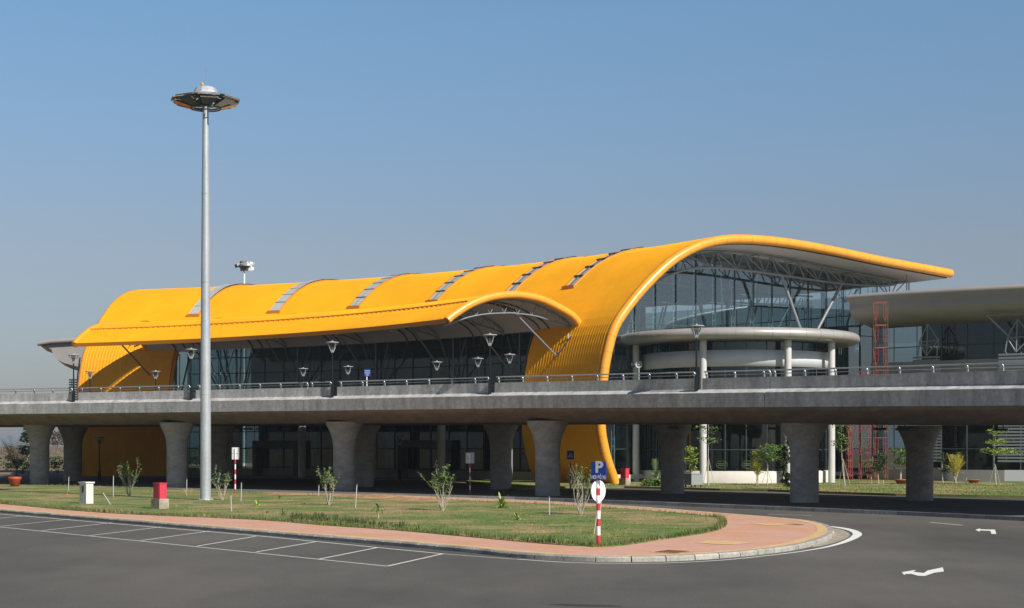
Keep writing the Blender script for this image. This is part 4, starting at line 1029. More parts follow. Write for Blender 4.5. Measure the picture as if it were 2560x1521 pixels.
for dx, dy, yy, m in ((-1.25, .1, 665, 'dark_dish'), (-.9, -.3, 663, 'dish'), (-.45, .4, 657, 'dark_dish'), (-.3, -.6, 664, 'dish'), (.15, -.7, 663.5, 'dish'), (.35, .4, 656, 'dish'), (.55, -.5, 662, 'white'), (1.0, -.3, 663, 'white'), (1.05, .2, 659, 'white'), (1.35, .3, 660, 'dish'), (-.3, -.2, 674.5, 'dark_dish'), (.4, -.3, 673.5, 'dark_dish'), (1.0, -.2, 673.5, 'white'), (1.25, .2, 672, 'white')):
    a = math.atan2(dy, dx); mb = MB(); c = p2 + Vector((dx, dy, z2(yy)))
    mb.box(c, (.42, .42, .5), rz=a, rot=Matrix.Rotation(a, 3, 'Z') @ Matrix.Rotation(R_(20), 3, 'Y')); mb.bar(c, p2 + Vector((dx * .4, dy * .4, z2(667))), .05); mb.build('floodlight', M[m], mast2)

# ------------------------------------------------------------------ signs
def text_mesh(body, size, mtx, m, parent, name, off=.0, ext=.004, sx=1):
    cu = bpy.data.curves.new(name, 'FONT'); cu.body = body; cu.size = size; cu.align_x = 'CENTER'; cu.align_y = 'CENTER'; cu.extrude = ext; cu.offset = off; cu.resolution_u = 4
    tmp = bpy.data.objects.new('tmp', cu); sc.collection.objects.link(tmp); dg = bpy.context.evaluated_depsgraph_get(); me = bpy.data.meshes.new_from_object(tmp.evaluated_get(dg))
    sc.collection.objects.unlink(tmp); bpy.data.objects.remove(tmp)
    po = ORG.get(parent.name, Vector())
    for v in me.vertices: q = mtx @ Vector((v.co.x * sx, v.co.y, v.co.z)); v.co = q - po
    me.materials.clear(); me.materials.append(m); me.name = name
    o = bpy.data.objects.new(name, me); sc.collection.objects.link(o); o.parent = parent; return o
def striped(base, h, r, root, bands, lean=(0, 0)):
    "one post, red and white paint bands"
    mb = MB(); z = 0; tot = sum(b for b, m in bands)
    for b, m in bands:
        z1 = z + b; f = lambda q: base + Vector((lean[0] * q, lean[1] * q, q)); mb.tube(f(z), f(z1), r, n=14, m=m, caps=(z == 0 or z1 >= tot - 1e-6)); z = z1
    return mb.build('post', [M['sign_white'], M['red']], root)
def face(c, ang): return Matrix.Translation(c) @ Matrix.Rotation(ang, 4, 'Z') @ Matrix.Rotation(R_(90), 4, 'X')
sp = G(1496, 1364, .17); sY = sp.y; sp.z = .15
sg_ = thing('parking_sign', tuple(sp), 'blue P parking sign above a round white disc on a red and white post', 'sign')
zz = lambda y: ZY(y, sY)
yb = [1364, 1338.5, 1316, 1297.5, 1277, 1258.5, 1239, 1221, 1201]
bands = [((zz(yb[i + 1]) - zz(yb[i])) if i else zz(yb[1]) - .15, 1 if i % 2 == 0 else 0) for i in range(len(yb) - 1)]
bands += [(zz(1160) - zz(1201), 0)]
striped(sp, 0, .062, sg_, bands)
an = R_(-34); c = Vector((sp.x + .0, sY - .09, (zz(1155) + zz(1201)) / 2)); hgt = zz(1155) - zz(1201); wd_ = 36 * sY / F / math.cos(an)
mb = MB(); mb.box(c, (wd_, .02, hgt), rz=an); panel = mb.build('sign_panel', M['blue'], sg_)
T_ = face(c + Vector((-math.sin(-an) * 0, -.013, 0)), an)
text_mesh('P', .47, T_ @ Matrix.Translation((.01, .105, 0)), M['letter'], panel, 'letter_p', .018, sx=1.12)
text_mesh('NƠI ĐỖ XE', .150, T_ @ Matrix.Translation((0, -.195, 0)), M['letter'], panel, 'lettering', .004, sx=.66)
c2 = Vector((sp.x - .0, sY + .085, (zz(1201) + zz(1255)) / 2)); mb = MB(); hh = (zz(1201) - zz(1255)) / 2 + .0
a_ = R_(46); mb2 = []
k = 40; vs = []
for s_ in (-.012, .012):
    for i in range(k): q = Vector((hh * math.cos(6.283 * i / k), s_, hh * math.sin(6.283 * i / k))); vs.append(c2 + Matrix.Rotation(a_, 3, 'Z') @ q)
mb.add(vs, [tuple(range(k)), tuple(range(2 * k - 1, k - 1, -1))] + [(i, (i + 1) % k, k + (i + 1) % k, k + i) for i in range(k)]); mb.build('round_sign_back', M['sign_white'], sg_)
mb = MB(); mb.bar(Vector((sp.x, sY - .05, zz(1210))), Vector((sp.x, sY + .08, zz(1210))), .05, .03); mb.bar(Vector((sp.x, sY - .05, zz(1240))), Vector((sp.x, sY + .08, zz(1240))), .05, .03); mb.build('bracket', M['dish'], sg_)
# two sticks lying against it
for (x0, y0), (x1, y1), lab in (((1485, 1336), (1492, 1285), 'pale stick leaning left of the striped parking sign post'), ((1499, 1300), (1503.5, 1250), 'pale stick leaning right of the striped parking sign post')):
    a = G(x0, y0 if x0 < 1490 else 1336, .17); b = Vector((a.x + (x1 - x0) * a.y / F, a.y + .1, ZY(y1, a.y + .1))); a2 = Vector((a.x, a.y, .16 if x0 < 1490 else ZY(y0, a.y)))
    if x0 > 1490: a2 = Vector((a.x - .03, a.y, .16))
    mb = MB(); mb.tube(a2, b, .017, n=6); tag(mb.build('stick', M['bamboo']), lab, 'stick', 'sticks by the parking sign')
def back_sign(px, ybase, ytop, ypan, wpx, lab, nb=7, zc=.16, pole_front=True):
    p = G(px, ybase, zc); p.z = zc - .01; t = thing('road_sign', tuple(p), lab, 'sign', 'signs seen from behind'); zq = lambda y: ZY(y, p.y)
    tot = zq(ypan) - p.z; bands = [(tot / nb, (i + 1) % 2) for i in range(nb)] + [(zq(ytop + 3) - zq(ypan), 0)]
    striped(p, 0, .045, t, bands); mb = MB(); mb.box(Vector((p.x, p.y + .06, (zq(ytop) + zq(ypan)) / 2)), (wpx * p.y / F, .02, zq(ytop) - zq(ypan)), rz=R_(4)); mb.build('sign_panel', M['signback'], t)
    mb = MB()
    for dx in (-.45, .45): mb.box(Vector((p.x + dx * wpx * p.y / F, p.y + .04, (zq(ytop) + zq(ypan)) / 2)), (.03, .03, zq(ytop) - zq(ypan)))
    mb.box(Vector((p.x, p.y + .045, zq((ytop + ypan) / 2))), (.92 * wpx * p.y / F, .03, .03)); mb.build('frame', M['dish'], t); return t
back_sign(588, 1235, 1119, 1149, 18, 'grey back of a square sign on a striped post just right of the high mast')
back_sign(1175, 1236, 1132, 1159, 22, 'grey back of a square sign on a striped post before the middle piers')
# triangle sign by the near leg
tp = PX(1426, 112, .14); t = thing('crossing_sign', tuple(tp), 'small blue square sign with a white triangle before the near yellow leg', 'sign'); zq = lambda y: ZY(y, 112)
striped(tp, 0, .05, t, [((zq(1145) - .14) / 6, (i + 1) % 2) for i in range(6)])
mb = MB(); ct = Vector((tp.x, 111.92, zq(1138))); mb.box(ct, (.50, .02, .62), rz=R_(-15)); pn = mb.build('sign_panel', M['blue'], t)
mb = MB(); q = Matrix.Rotation(R_(-15), 3, 'Z'); v3 = [ct + q @ Vector((x, -.014, z)) for x, z in ((-.19, -.17), (.19, -.17), (0, .2))]; mb.add(v3, [(0, 1, 2)]); mb.build('triangle', M['letter'], pn)
mb = MB(); mb.box(ct + q @ Vector((0, -.02, -.02)), (.03, .006, .2), rz=R_(-15)); mb.box(ct + q @ Vector((0, -.02, -.11)), (.1, .006, .03), rz=R_(-15)); mb.build('pictogram', M['steel_dk'], pn)
# blue sign on the elevated road
Yb = 128; bp_ = PX(917, Yb, 6.25); t = thing('direction_sign', tuple(bp_), 'small dark blue sign with three white text lines on the viaduct', 'sign'); zq = lambda y: ZY(y, Yb)
mb = MB(); mb.tube(bp_, Vector((bp_.x, Yb, zq(930))), .045, n=8); mb.build('post', M['white'], t)
mb = MB(); mb.box(Vector((bp_.x + .05, Yb - .07, zq(932))), (.52, .03, .56)); pn = mb.build('sign_panel', M['blue'], t); mb = MB()
for y, wq in ((928, .40), (933, .42), (938, .26)): mb.box(Vector((bp_.x + .05, Yb - .09, zq(y))), (wq, .006, .05))
mb.build('text_lines', M['letter'], pn)

# ------------------------------------------------------------------ boxes on the grass
cb = G(216, 1259, .17); cb.z = .15; t = thing('utility_cabinet', tuple(cb), 'small cream metal meter cabinet with a lid standing on the grass', 'cabinet')
ca = R_(45); mb = MB(); mb.box(cb + Vector((0, 0, .54)), (.42, .68, 1.08), rz=ca); mb.build('body', M['cabinet'], t)
mb = MB(); mb.box(cb + Vector((0, 0, 1.115)), (.52, .78, .07), rz=ca); mb.build('lid', M['cabinet'], t)
Rm = Matrix.Rotation(ca, 3, 'Z'); mb = MB(); mb.box(cb + Rm @ Vector((-.214, .0, .76)), (.012, .20, .34), rz=ca); mb.box(cb + Rm @ Vector((-.214, .2, .28)), (.012, .03, .08), rz=ca); mb.build('meter_window', M['cabinet_dk'], t)
mb = MB(); mb.box(cb + Rm @ Vector((.0, -.342, .55)), (.32, .008, .9), rz=ca); mb.build('door', M['cabinet'], t)
def red_box(name, p, lab, s=1.0, ang=45):
    t = thing(name, tuple(p), lab, 'hydrant box', 'red fire boxes on concrete blocks'); a = R_(ang); Q = Matrix.Rotation(a, 3, 'Z')
    mb = MB(); mb.box(p + Vector((0, 0, .28 * s)), (.56 * s, .72 * s, .56 * s), rz=a); mb.build('concrete_block', M['conc_block'], t)
    mb = MB(); mb.box(p + Vector((0, 0, (.562 + .37) * s)), (.40 * s, .56 * s, .74 * s), rz=a); b = mb.build('body', M['red_box'], t)
    mb = MB(); mb.box(p + Vector((0, 0, 1.32 * s)), (.45 * s, .61 * s, .04 * s), rz=a); mb.build('lid', M['red_box'], t)
    mb = MB(); mb.box(p + Q @ Vector((-.204 * s, 0, .95 * s)), (.01, .34 * s, .5 * s), rz=a); mb.build('door', M['red'], t)
    mb = MB(); mb.box(p + Q @ Vector((-.212 * s, .1 * s, .95 * s)), (.012, .04, .1), rz=a); mb.build('handle', M['steel_dk'], t); return t
q = G(400, 1272, .17); q.z = .1; red_box('hydrant_box', q, 'red metal fire box on a concrete block on the grass island', .98)
q = PX(1562, 124, .1); red_box('hydrant_box', q, 'red metal fire box on a concrete block at the foot of the near yellow leg', 1.0, 42)
# grey wheeled cabinet behind a pier
q = PX(1733, 117, .14); t = thing('grey_cabinet', tuple(q), 'dark grey steel box on short legs between pier and pavilion', 'cabinet')
mb = MB(); mb.box(q + Vector((0, 0, .58)), (1.15, .75, .78), rz=R_(40)); mb.build('body', M['bin'], t)
mb = MB(); mb.box(q + Vector((0, 0, .985)), (1.2, .8, .04), rz=R_(40)); mb.build('lid', M['bin'], t)
for dx, dy in ((-.5, -.3), (.5, -.3), (-.5, .3), (.5, .3)):
    mb = MB(); d = Matrix.Rotation(R_(40), 3, 'Z') @ Vector((dx, dy, 0)); mb.box(q + d + Vector((0, 0, .09)), (.07, .07, .22), rz=R_(40)); mb.build('leg', M['black'], t)
# loudspeakers on the viaduct
lq = PX(1597, 96, 6.2); t = thing('loudspeaker_pole', tuple(lq), 'short pole with two grey horn loudspeakers on the viaduct before the pavilion', 'loudspeaker'); zq = lambda y: ZY(y, 96)
mb = MB(); mb.tube(lq, Vector((lq.x, 96, zq(912))), .04, n=8); mb.bar(Vector((lq.x - .5, 96, zq(914))), Vector((lq.x + .05, 96, zq(914))), .04); mb.build('pole', M['dish'], t)
for dx, d, m in ((-.42, Vector((-.75, -.5, 0)), 'steel_dk'), (0, Vector((-.1, -1, 0)), 'dish')):
    c = Vector((lq.x + dx, 95.9, zq(912.5))); d.normalize(); mb = MB(); mb.pipe([c - d * .15, c, c + d * .12, c + d * .22], [.05, .06, .13, .21], 18, caps=False); mb.tube(c - d * .22, c - d * .1, .09, n=12); mb.tube(c + d * .05, c + d * .16, .05, n=10); mb.build('horn', M[m], t)

# ------------------------------------------------------------------ scaffolding
def scaffold(px, Y, wpx, ztop, lab, part=False):
    p = PX(px, Y, .14); t = thing('scaffold_tower', tuple(p), lab, 'scaffolding', 'red scaffold towers at the grey wing'); wd = wpx * Y / F; z = .14; n = 0
    while z < ztop - .5:
        mb = MB(); h = min(1.9, ztop - z); a = p + Vector((-wd / 2, 0, z - .14)); b = p + Vector((wd / 2, 0, z - .14)); U = Vector((0, 0, 1))
        for dy in (0, .9):
            o_ = Vector((0, dy, 0)); mb.tube(a + o_, a + o_ + U * h, .026, n=5)
            if not part: mb.tube(b + o_, b + o_ + U * h, .026, n=5); mb.tube(a + o_ + U * (h - .1), b + o_ + U * (h - .1), .028, n=5)
            else: mb.tube(a + o_ + U * (h - .1), a + o_ + U * (h - .1) + Vector((wd * .8, 0, 0)), .028, n=5)
            for e, sgn in ((a, 1), (b, -1)):
                if part and sgn < 0: continue
                i = e + Vector((sgn * .18, dy, 0)); mb.tube(i + U * .7, i + U * (h - .1), .022, n=4); mb.tube(i + U * .7, e + o_ + U * .3, .022, n=4)
                for k in range(1, 3): mb.tube(e + o_ + U * (.5 + k * .4), i + U * (.5 + k * .4), .012, n=4)
        mb.tube(a, a + U * h + Vector((0, .9, 0)), .016, n=4); mb.tube(b + Vector((0, .9, 0)), b + U * h, .016, n=4)
        mb.build('frame', M['scaf'], t); z += 1.9; n += 1
scaffold(2204.5, 134.5, 30, 15.6, 'tallest red scaffold tower, reaching up the rounded grey fascia'); scaffold(2164, 135.5, 22, 9.5, 'middle red scaffold tower beside the tallest one'); scaffold(2126, 136, 11, 6.8, 'narrow lowest red scaffold tower closest to the round pavilion')

# ------------------------------------------------------------------ plants
def leaf(mb, c, size, d=None, m=0, w=.4):
    a = random.uniform(0, 6.283); e = random.uniform(-.5, .7)
    d = d or Vector((math.cos(a) * math.cos(e), math.sin(a) * math.cos(e), math.sin(e))); u = d.cross(Vector((random.uniform(-1, 1), random.uniform(-1, 1), 1))).normalized() * size * w
    mb.add([c, c + d * size * .5 + u, c + d * size, c + d * size * .5 - u], [(0, 1, 2, 3)], m)
def shrub(px, py, htop, wpx, lab, zc=.16, nst=7, mat_='leaf', dens=1.0, seed=1, lsz=.13, bark='bark_pale', name='shrub', cat='shrub', group='bare branched shrubs on the traffic island'):
    "many thin forked stems with leaves at the tips"
    r = random.Random(seed); random.seed(seed); p = G(px, py, zc); p.z = zc - .02; hgt = ZY(htop, p.y) - p.z; wd = wpx * p.y / F / 2
    t = thing(name, tuple(p), lab, cat, group); st = MB(); lf = MB()
    def branch(a, d, L, rad, lvl):
        k = 4; pts = [a]; dd = d.copy()
        for i in range(k):
            dd = (dd + Vector((r.uniform(-.22, .22), r.uniform(-.22, .22), .10))).normalized(); pts.append(pts[-1] + dd * L / k)
        st.pipe(pts, [rad * (1 - .5 * i / k) for i in range(k + 1)], 5, caps=False)
        if lvl < 2:
            for i in range(r.choice((2, 3))):
                q = pts[r.choice((2, 3, 4))]; nd = (dd + Vector((r.uniform(-.6, .6), r.uniform(-.6, .6), r.uniform(0, .3)))).normalized(); branch(q, nd, L * r.uniform(.45, .65), rad * .5, lvl + 1)
        if lvl >= 1:
            for q in pts[1:]:
                for _ in range(int(r.random() + 2.4 * dens)):
                    c = q + Vector((r.uniform(-.07, .07), r.uniform(-.07, .07), r.uniform(-.05, .08))); leaf(lf, c, lsz * r.uniform(.5, 1.1))
    for i in range(nst):
        a = 6.283 * i / nst + r.uniform(-.3, .3); tilt = wd / hgt * r.uniform(.4, 1.35)
        branch(p + Vector((.05 * math.cos(a), .05 * math.sin(a), 0)), Vector((math.cos(a) * tilt, math.sin(a) * tilt, 1)).normalized(), hgt * r.uniform(.5, .72), .024, 0)
    st.build('stems', M[bark], t); lf.build('foliage', M[mat_], t); return t
shrub(323, 1241, 1163, 50, 'bushy bare shrub between the cream cabinet and the red fire box', seed=11, dens=.8)
shrub(556, 1250, 1186, 46, 'low twiggy shrub between the high mast and the striped sign post', seed=12, dens=.6, nst=9)
shrub(822, 1263, 1180, 50, 'slim shrub with pale stems before the second front pier', seed=13, dens=.8)
shrub(1106, 1277, 1172, 62, 'largest shrub with upright grey stems in the middle of the island', seed=14, dens=1.1, nst=8)
shrub(1452, 1287, 1180, 62, 'leggy bare shrub just left of the parking sign', seed=15, dens=.5, nst=9)
def agave(px, py, hpx, lab, m='leaf_light', n=11, zc=.16, seed=1, droop=.5, wpx=None, trunk=0, name='young_plant', group='young strap leaved plants on the traffic island'):
    r = random.Random(seed); p = G(px, py, zc); p.z = zc - .01; h = hpx * p.y / F; t = thing(name, tuple(p), lab, 'plant', group)
    W = (wpx or hpx) * p.y / F / 2; base = p + Vector((0, 0, trunk * h))
    if trunk:
        mb = MB(); mb.tube(p, base + Vector((0, 0, .03)), .03, .02, n=7); mb.build('stem', M['bark_pale'], t)
    mb = MB()
    for i in range(n):
        a = 6.283 * i / n * 1.0 + r.uniform(-.4, .4); L = r.uniform(.7, 1.1); up = r.uniform(.35, 1.0); d = Vector((math.cos(a), math.sin(a), 0)); s_ = Vector((-d.y, d.x, 0)) * .035 * (1 + W)
        hh = h * (1 - trunk); pts = [base + d * W * L * q + Vector((0, 0, hh * (up * q * 1.5 - droop * (1 + (1 - up)) * q * q))) for q in (0, .3, .6, .85, 1.0)]; ws = (.6, 1, .9, .5, .05)
        vs = [q + s_ * w_ for q, w_ in zip(pts, ws)] + [q - s_ * w_ for q, w_ in zip(pts, ws)]; mb.add(vs, [(j, j + 1, j + 6, j + 5) for j in range(4)])
    mb.build('leaves', M[m], t); return t
agave(117, 1222, 14, 'tiny yellow leaved seedling farthest left on the island grass', 'leaf_yellow', 5, seed=1)
agave(168, 1239, 16, 'tiny yellow leaved seedling just left of the cream cabinet', 'leaf_yellow', 6, seed=2, trunk=.3)
agave(377, 1229, 12, 'tiny yellow leaved seedling just left of the red fire box', 'leaf_yellow', 4, seed=3)
agave(466, 1240, 22, 'small seedling in a pale pot just left of the high mast', 'leaf_yellow', 5, seed=4, trunk=.4)
agave(643, 1265, 34, 'green strap leaved plant right of the leftmost sign back', 'leaf_light', 11, seed=5, wpx=30)
agave(700, 1249, 22, 'small two leaved plant at the back edge left of the slim shrub', 'leaf_light', 6, seed=6, wpx=20)
agave(946, 1297, 47, 'slender plant with drooping leaves on a thin stem near the front edge', 'leaf', 9, seed=7, wpx=42, trunk=.6, droop=.9)
agave(1254, 1271, 42, 'largest strap leaved plant, right of the largest shrub', 'leaf_light', 20, seed=8, wpx=60)
agave(1294, 1301, 30, 'strap leaved plant nearest the parking sign', 'leaf_light', 11, seed=9, wpx=30)
# pale pipes of the sprinklers
def sprinkler(x0, y0, x1, y1, lab, zc=.16, cap=True, Yf_=None):
    p = G(x0, y0, zc); p.z = zc - .02
    if Yf_: p = PX(x0, Yf_, zc - .02)
    q = Vector((p.x + (x1 - x0) * p.y / F, p.y, ZY(y1, p.y))); t = thing('sprinkler_pipe', tuple(p), lab, 'sprinkler', 'thin sprinkler pipes in the grass'); mb = MB(); mb.tube(p, q, .026, n=7); mb.build('pipe', M['stake'], t)
    if cap: mb = MB(); d = (q - p).normalized(); mb.tube(q, q + d * .05, .05, .03, n=8); mb.build('nozzle', M['steel_dk'], t)
for a in ((171, 1228, 172, 1193, 'sprinkler pipe just left of the cream cabinet'), (283, 1243, 283.5, 1191, 'sprinkler pipe just left of the leftmost bushy shrub'), (277, 1262, 257, 1232, 'fallen sprinkler pipe leaning left beside the cream cabinet'),
          (466.5, 1232, 467, 1199, 'sprinkler pipe just left of the high mast'), (578.5, 1279, 577, 1238, 'sprinkler pipe right of the high mast near the front edge'), (602.5, 1254, 603.5, 1208, 'sprinkler pipe just right of the leftmost sign back'),
          (796.5, 1240, 797, 1214, 'short sprinkler pipe just left of the slim shrub'), (888.5, 1270, 892, 1213, 'tall sprinkler pipe right of the slim shrub'), (1373.5, 1288, 1373, 1244, 'sprinkler pipe left of the leggy shrub by the parking sign')):
    sprinkler(*a)
sprinkler(2209, 1222, 2208, 1200, 'sprinkler pipe on the lawn before the scaffold', .15, False, 125); sprinkler(2415, 1211, 2417, 1195, 'sprinkler pipe beside the upturned red pot', .15, False, 131)
# potted plants
def pot(p, r, h, t, name='pot'):
    mb = MB(); mb.lathe([(.01, .02), (r * .62, 0), (r * .9, h * .75), (r, h * .8), (r, h), (r * .88, h), (r * .85, h * .85), (.01, h * .84)], p, 24); return mb.build(name, M['terracotta'], t)
q = PX(37, 118.5, .14); t = thing('flower_pot', tuple(q), 'wide red terracotta bowl on the grass at the far left', 'pot'); pot(q, .48, .74, t)
def palm(p, h, wd, lab, m='leaf_yellow', n=14, seed=1, name='palm', cat='palm', ns=3, inpot=None):
    r = random.Random(seed); t = thing(name, tuple(p), lab, cat); mb = MB(); B = Vector(p)
    for k in range(ns): mb.tube(B + Vector((r.uniform(-.12, .12), r.uniform(-.12, .12), 0)), B + Vector((r.uniform(-.2, .2), r.uniform(-.2, .2), h * .45)), .04, .025, n=6)
    mb.build('stems', M['bark_pale'], t); mb = MB()
    for i in range(n):
        a = 6.283 * i / n + r.uniform(-.3, .3); d = Vector((math.cos(a), math.sin(a), 0)); L = r.uniform(.7, 1.1); up = r.uniform(.5, 1.15)
        pts = [B + Vector((0, 0, h * .25)) + d * wd / 2 * L * q + Vector((0, 0, h * (.95 * up * q - .42 * q * q * (1.4 - up)))) for q in (0, .2, .4, .6, .8, 1.0)]
        mb.pipe(pts, [.014, .012, .01, .008, .006, .003], 4, caps=False)
        for j in range(1, 6):
            for f in (0, .33, .66):
                if j == 5 and f: continue
                c = pts[j].lerp(pts[min(j + 1, 5)], f); tt = (pts[j] - pts[j - 1]).normalized(); s_ = tt.cross(Vector((0, 0, 1))).normalized()
                for sg2 in (-1, 1):
                    dd = (s_ * sg2 * .8 + tt * .7 + Vector((0, 0, -.15))).normalized(); ln = .32 * (1 - abs(j - 3) * .18) * (h / 1.5); u = tt * .022; mb.add([c - u, c + u, c + dd * ln], [(0, 1, 2)])
    mb.build('fronds', M[m], t); return t
palm(PX(2389, 131, .14), 2.0, 1.5, 'yellow green palm before the glass wing, right of the last pier', seed=3, n=18)
palm(PX(1893, 124, .14), 2.3, 1.1, 'young palm with upright yellow fronds in front of the pavilion wall', seed=4, n=12)
palm(PX(1640, 124, .14), 1.9, 1.1, 'thin palm by the low wall between the yellow leg and a pier', 'leaf', seed=5, n=7)
palm(G(42, 1196, .0) * 1.0 + Vector((0, 0, .1)), 3.2, 3.6, 'wide dark palm bush behind the red bowl at the far left', 'leaf_dark', seed=6, n=26)
def crown(mb, c, rx, rz, n, size, r, m=0, clumps=12, w=.45):
    cl = [c + Vector((r.gauss(0, .5) * rx, r.gauss(0, .5) * rx, r.uniform(-.85, .85) * rz)) for _ in range(clumps)]
    for i in range(n):
        b = r.choice(cl); q = b + Vector((r.gauss(0, .28) * rx, r.gauss(0, .28) * rx, r.gauss(0, .2) * rz)); leaf(mb, q, size * r.uniform(.6, 1.2), m=m, w=w)
def tree(p, h, layers, lab, m='leaf_light', seed=1, name='young_tree', cat='tree', trunk_r=.045, props=True, lean=0, group=None, n=420, size=.16, bark='bark_pale'):
    "layers: list of (height, radius, thickness)"
    r = random.Random(seed); random.seed(seed); t = thing(name, tuple(p), lab, cat, group); B = Vector(p)
    tr = [B + Vector((lean * q + .06 * math.sin(q * 5 + seed), .05 * math.sin(q * 4), h * q)) for q in (0, .2, .4, .6, .8, 1)]
    mb = MB(); mb.pipe(tr, [trunk_r * (1 - .75 * i / 5) for i in range(6)], 7)
    for z, rad, th in layers:
        f = min(max((z - .25) / h, 0), 1); b0 = B + Vector((lean * f, 0, h * f * .97))
        for k in range(5):
            a = 6.283 * k / 5 + r.uniform(-.5, .5); mb.pipe([b0, b0 + Vector((math.cos(a) * rad * .5, math.sin(a) * rad * .5, .18)), b0 + Vector((math.cos(a) * rad * .95, math.sin(a) * rad * .95, .28))], [trunk_r * .4, trunk_r * .25, .006], 5)
    mb.build('trunk', M[bark], t); lf = MB(); tot = sum(l[1] for l in layers)
    for z, rad, th in layers: crown(lf, B + Vector((lean * z / h, 0, z)), rad, th, int(n * rad / tot), size, r, clumps=max(6, int(9 * rad)))
    lf.build('crown', M[m], t)
    if props:
        for k in (0, 1, 2):
            a = 2.1 * k + .4; mb = MB(); mb.tube(B + Vector((math.cos(a) * .5, math.sin(a) * .5, 0)), B + Vector((lean * .35, 0, h * .38)), .018, n=5); mb.build('support_pole', M['bamboo'], t)
    return t
Yt = 124
tree(PX(2488, 125, .14), 4.2, [(4.15, .75, .16), (3.35, .85, .18), (2.6, 1.35, .2)], 'young tree with three flat tiers of leaves on the lawn at the right', seed=21, n=1300, size=.15)
tree(PX(2112, 122, .14), 5.4, [(4.8, .8, .55), (3.8, .6, .45), (2.9, .7, .4)], 'slender staked tree beside the red scaffold', 'leaf', seed=22, lean=-.4, n=620, size=.15)
tree(PX(1772, 123, .14), 5.6, [(5.2, .75, .3), (4.3, .8, .25), (3.5, .8, .2)], 'slender staked tree in front of the pavilion column', 'leaf', seed=23, lean=-.1, n=520, size=.15)
tree(PX(1728, 121, .14), 3.0, [(2.6, .3, .35), (1.8, .52, .6)], 'bright leafy sapling just right of the dark pier', 'leaf_light', seed=24, n=700, size=.16, props=False)
tree(PX(1918, 124, .14), 3.3, [(2.8, .95, .42), (2.1, 1.0, .4)], 'round dark green tree in front of the pavilion windows', 'leaf', seed=25, n=2000, size=.13, props=True)
tree(PX(1966, 112, .14), 3.9, [(3.2, .35, .5), (2.2, .55, .6), (1.2, .5, .6), (.5, .4, .3)], 'dark leafy tree half hidden behind the largest pier', 'leaf_dark', seed=26, n=1500, size=.17, props=False, name='tree')
tree(PX(2195, 128, .14), 2.7, [(2.1, .5, .5), (1.3, .6, .5)], 'dark small tree in front of the scaffold foot', 'leaf_dark', seed=27, n=1100, size=.14, props=False)
tree(PX(2357, 131, .14), 2.5, [(2.1, .35, .35), (1.2, .5, .45)], 'small dark sapling just right of the last pier', 'leaf_dark', seed=28, n=500, size=.14, props=False)
tree(PX(2180, 129, .14), 2.2, [(1.7, .35, .3)], 'thin bare sapling left of the scaffold foot', 'leaf', seed=29, n=140, size=.13, props=False)
bt = tree(PX(2253, 128, .5), 2.5, [(1.85, .72, .55), (1.3, .65, .4)], 'round clipped green bush with pale stems in a red pot', 'leaf', seed=30, n=3000, size=.11, props=False, name='potted_bush', cat='bush', trunk_r=.08)
qp = PX(2255, 128, .14); t = thing('flower_pot', tuple(qp), 'red bowl under the round clipped bush', 'pot'); pot(qp, .62, .36, t)
qp = PX(2434, 131, .14); t = thing('flower_pot', tuple(qp), 'low red bowl on the lawn right of the palm', 'pot'); pot(qp, .52, .28, t)
# low bush and sawn slabs near the yellow leg
q = PX(1632, 121, .14); t = thing('bush', tuple(q), 'low green bush on the soil edge right of the near yellow leg', 'bush'); mb = MB(); rr_ = random.Random(5)
crown(mb, q + Vector((0, 0, .25)), .8, .25, 1400, .16, rr_, clumps=14); mb.build('foliage', M['leaf'], t)
# white panel leaning on the plinth of the wing
q = PX(2540, 133.0, .14); mb = MB(); mb.box(q + Vector((.4, 0, .55)), (2.6, .06, .95), rot=Matrix.Rotation(R_(-22), 3, 'Z') @ Matrix.Rotation(R_(-14), 3, 'X')); tag(mb.build('panel', M['dish']), 'pale sheet leaning against the base of the glass wing', 'panel')

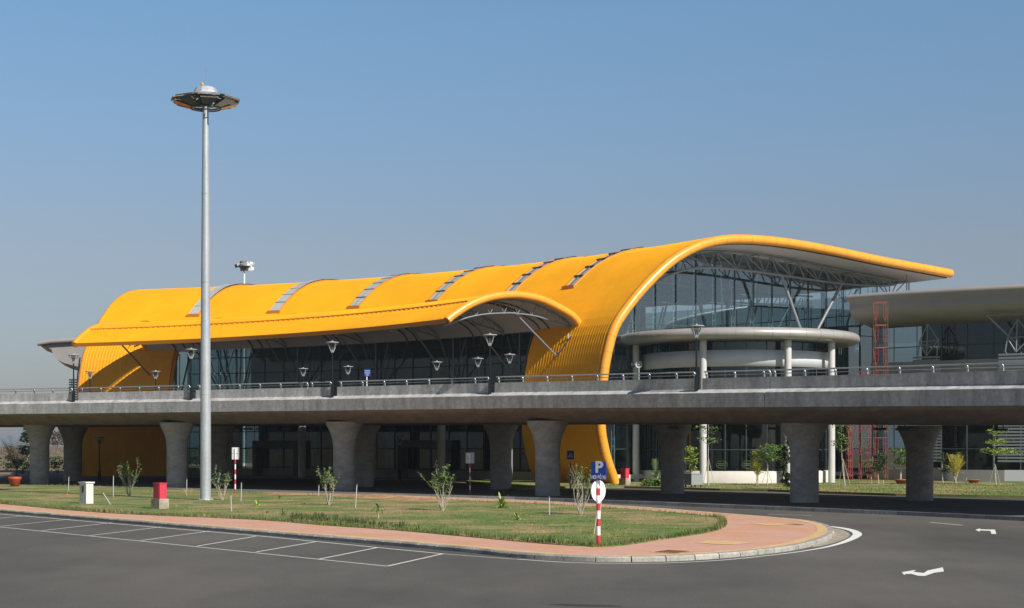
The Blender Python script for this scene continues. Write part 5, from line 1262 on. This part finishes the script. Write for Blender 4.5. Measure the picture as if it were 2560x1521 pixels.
# ------------------------------------------------------------------ the land beyond
rg = random.Random(9)
def far_trees(name, n, x0, x1, y0, y1, h0, h1, m, lab, size=.9, per=60):
    mb = MB()
    for _ in range(n):
        x, y = rg.uniform(x0, x1), rg.uniform(y0, y1); hh = rg.uniform(h0, h1); c = Vector((x, y, hh * .5))
        crown(mb, c, hh * .7, hh * .45, per, size * hh * .18, rg, clumps=6)
    o = mb.build(name, M[m]); tag(o, lab, None, kind='stuff'); return o
far_trees('far_scrub', 420, -230, -50, 330, 800, 1.6, 3.9, 'leaf_brown', 'dry brown scrub across the field beyond the viaduct', per=160, size=.45)
far_trees('far_wood', 160, -420, 420, 700, 1500, 4, 7.5, 'leaf_brown', 'far dry woodland along the horizon', per=90, size=.5)
far_trees('green_scrub', 110, -75, -46, 178, 250, .8, 1.9, 'leaf_dark', 'low green scrub behind the left piers', per=110, size=1.0)
tree(PX(68, 172, .0), 6.0, [(5.2, .45, .5), (4.0, .7, .6), (2.8, .9, .6)], 'thin dark conifer just left of the first front pier', 'leaf_dark', seed=33, n=900, size=.28, props=False, name='tree', trunk_r=.08)
for k, (px, Y, h_) in enumerate(((575 / 4 + 0, 620, 9.5),)):
    tree(PX(px, Y, 0), h_, [(h_ * .75, 3.2, 1.6), (h_ * .5, 3.5, 1.5)], 'round bare tree on the horizon between the two left piers', 'leaf_brown', seed=40, n=1400, size=.8, props=False, name='tree', trunk_r=.2, bark='bark')
mb = MB(); k = 60; pts = []
for i in range(k + 1):
    x = -2600 + 5200 * i / k; pts.append((x, 5200, max(2, 18 + 30 * noise.noise(Vector((x * .0011, 3, 0))) + 8 * noise.noise(Vector((x * .006, 1, 0))))))
vs = [Vector((x, y - 500, -1)) for x, y, z in pts] + [Vector(p) for p in pts] + [Vector((x, y + 900, -1)) for x, y, z in pts]; n = k + 1
mb.add(vs, [(i, i + 1, n + i + 1, n + i) for i in range(k)] + [(n + i, n + i + 1, 2 * n + i + 1, 2 * n + i) for i in range(k)], 0, True); struct(mb, 'hills', M['hill'])

# ------------------------------------------------------------------ thin dry-season haze over the plain
hm = bpy.data.materials.new('haze'); hm.use_nodes = True; hn = hm.node_tree; hn.nodes.clear()
ho = hn.nodes.new('ShaderNodeOutputMaterial'); hv = hn.nodes.new('ShaderNodeVolumePrincipled'); hv.inputs['Color'].default_value = (.80, .87, .95, 1); hv.inputs['Density'].default_value = .0002; hv.inputs['Anisotropy'].default_value = .3
hn.links.new(hv.outputs[0], ho.inputs['Volume'])
mb = MB(); mb.box((0, 5850, 22.5), (12300, 12400, 53)); o = mb.build('haze', hm); tag(o, None, None, kind='stuff'); o['label'] = 'thin pale haze over the far plain'
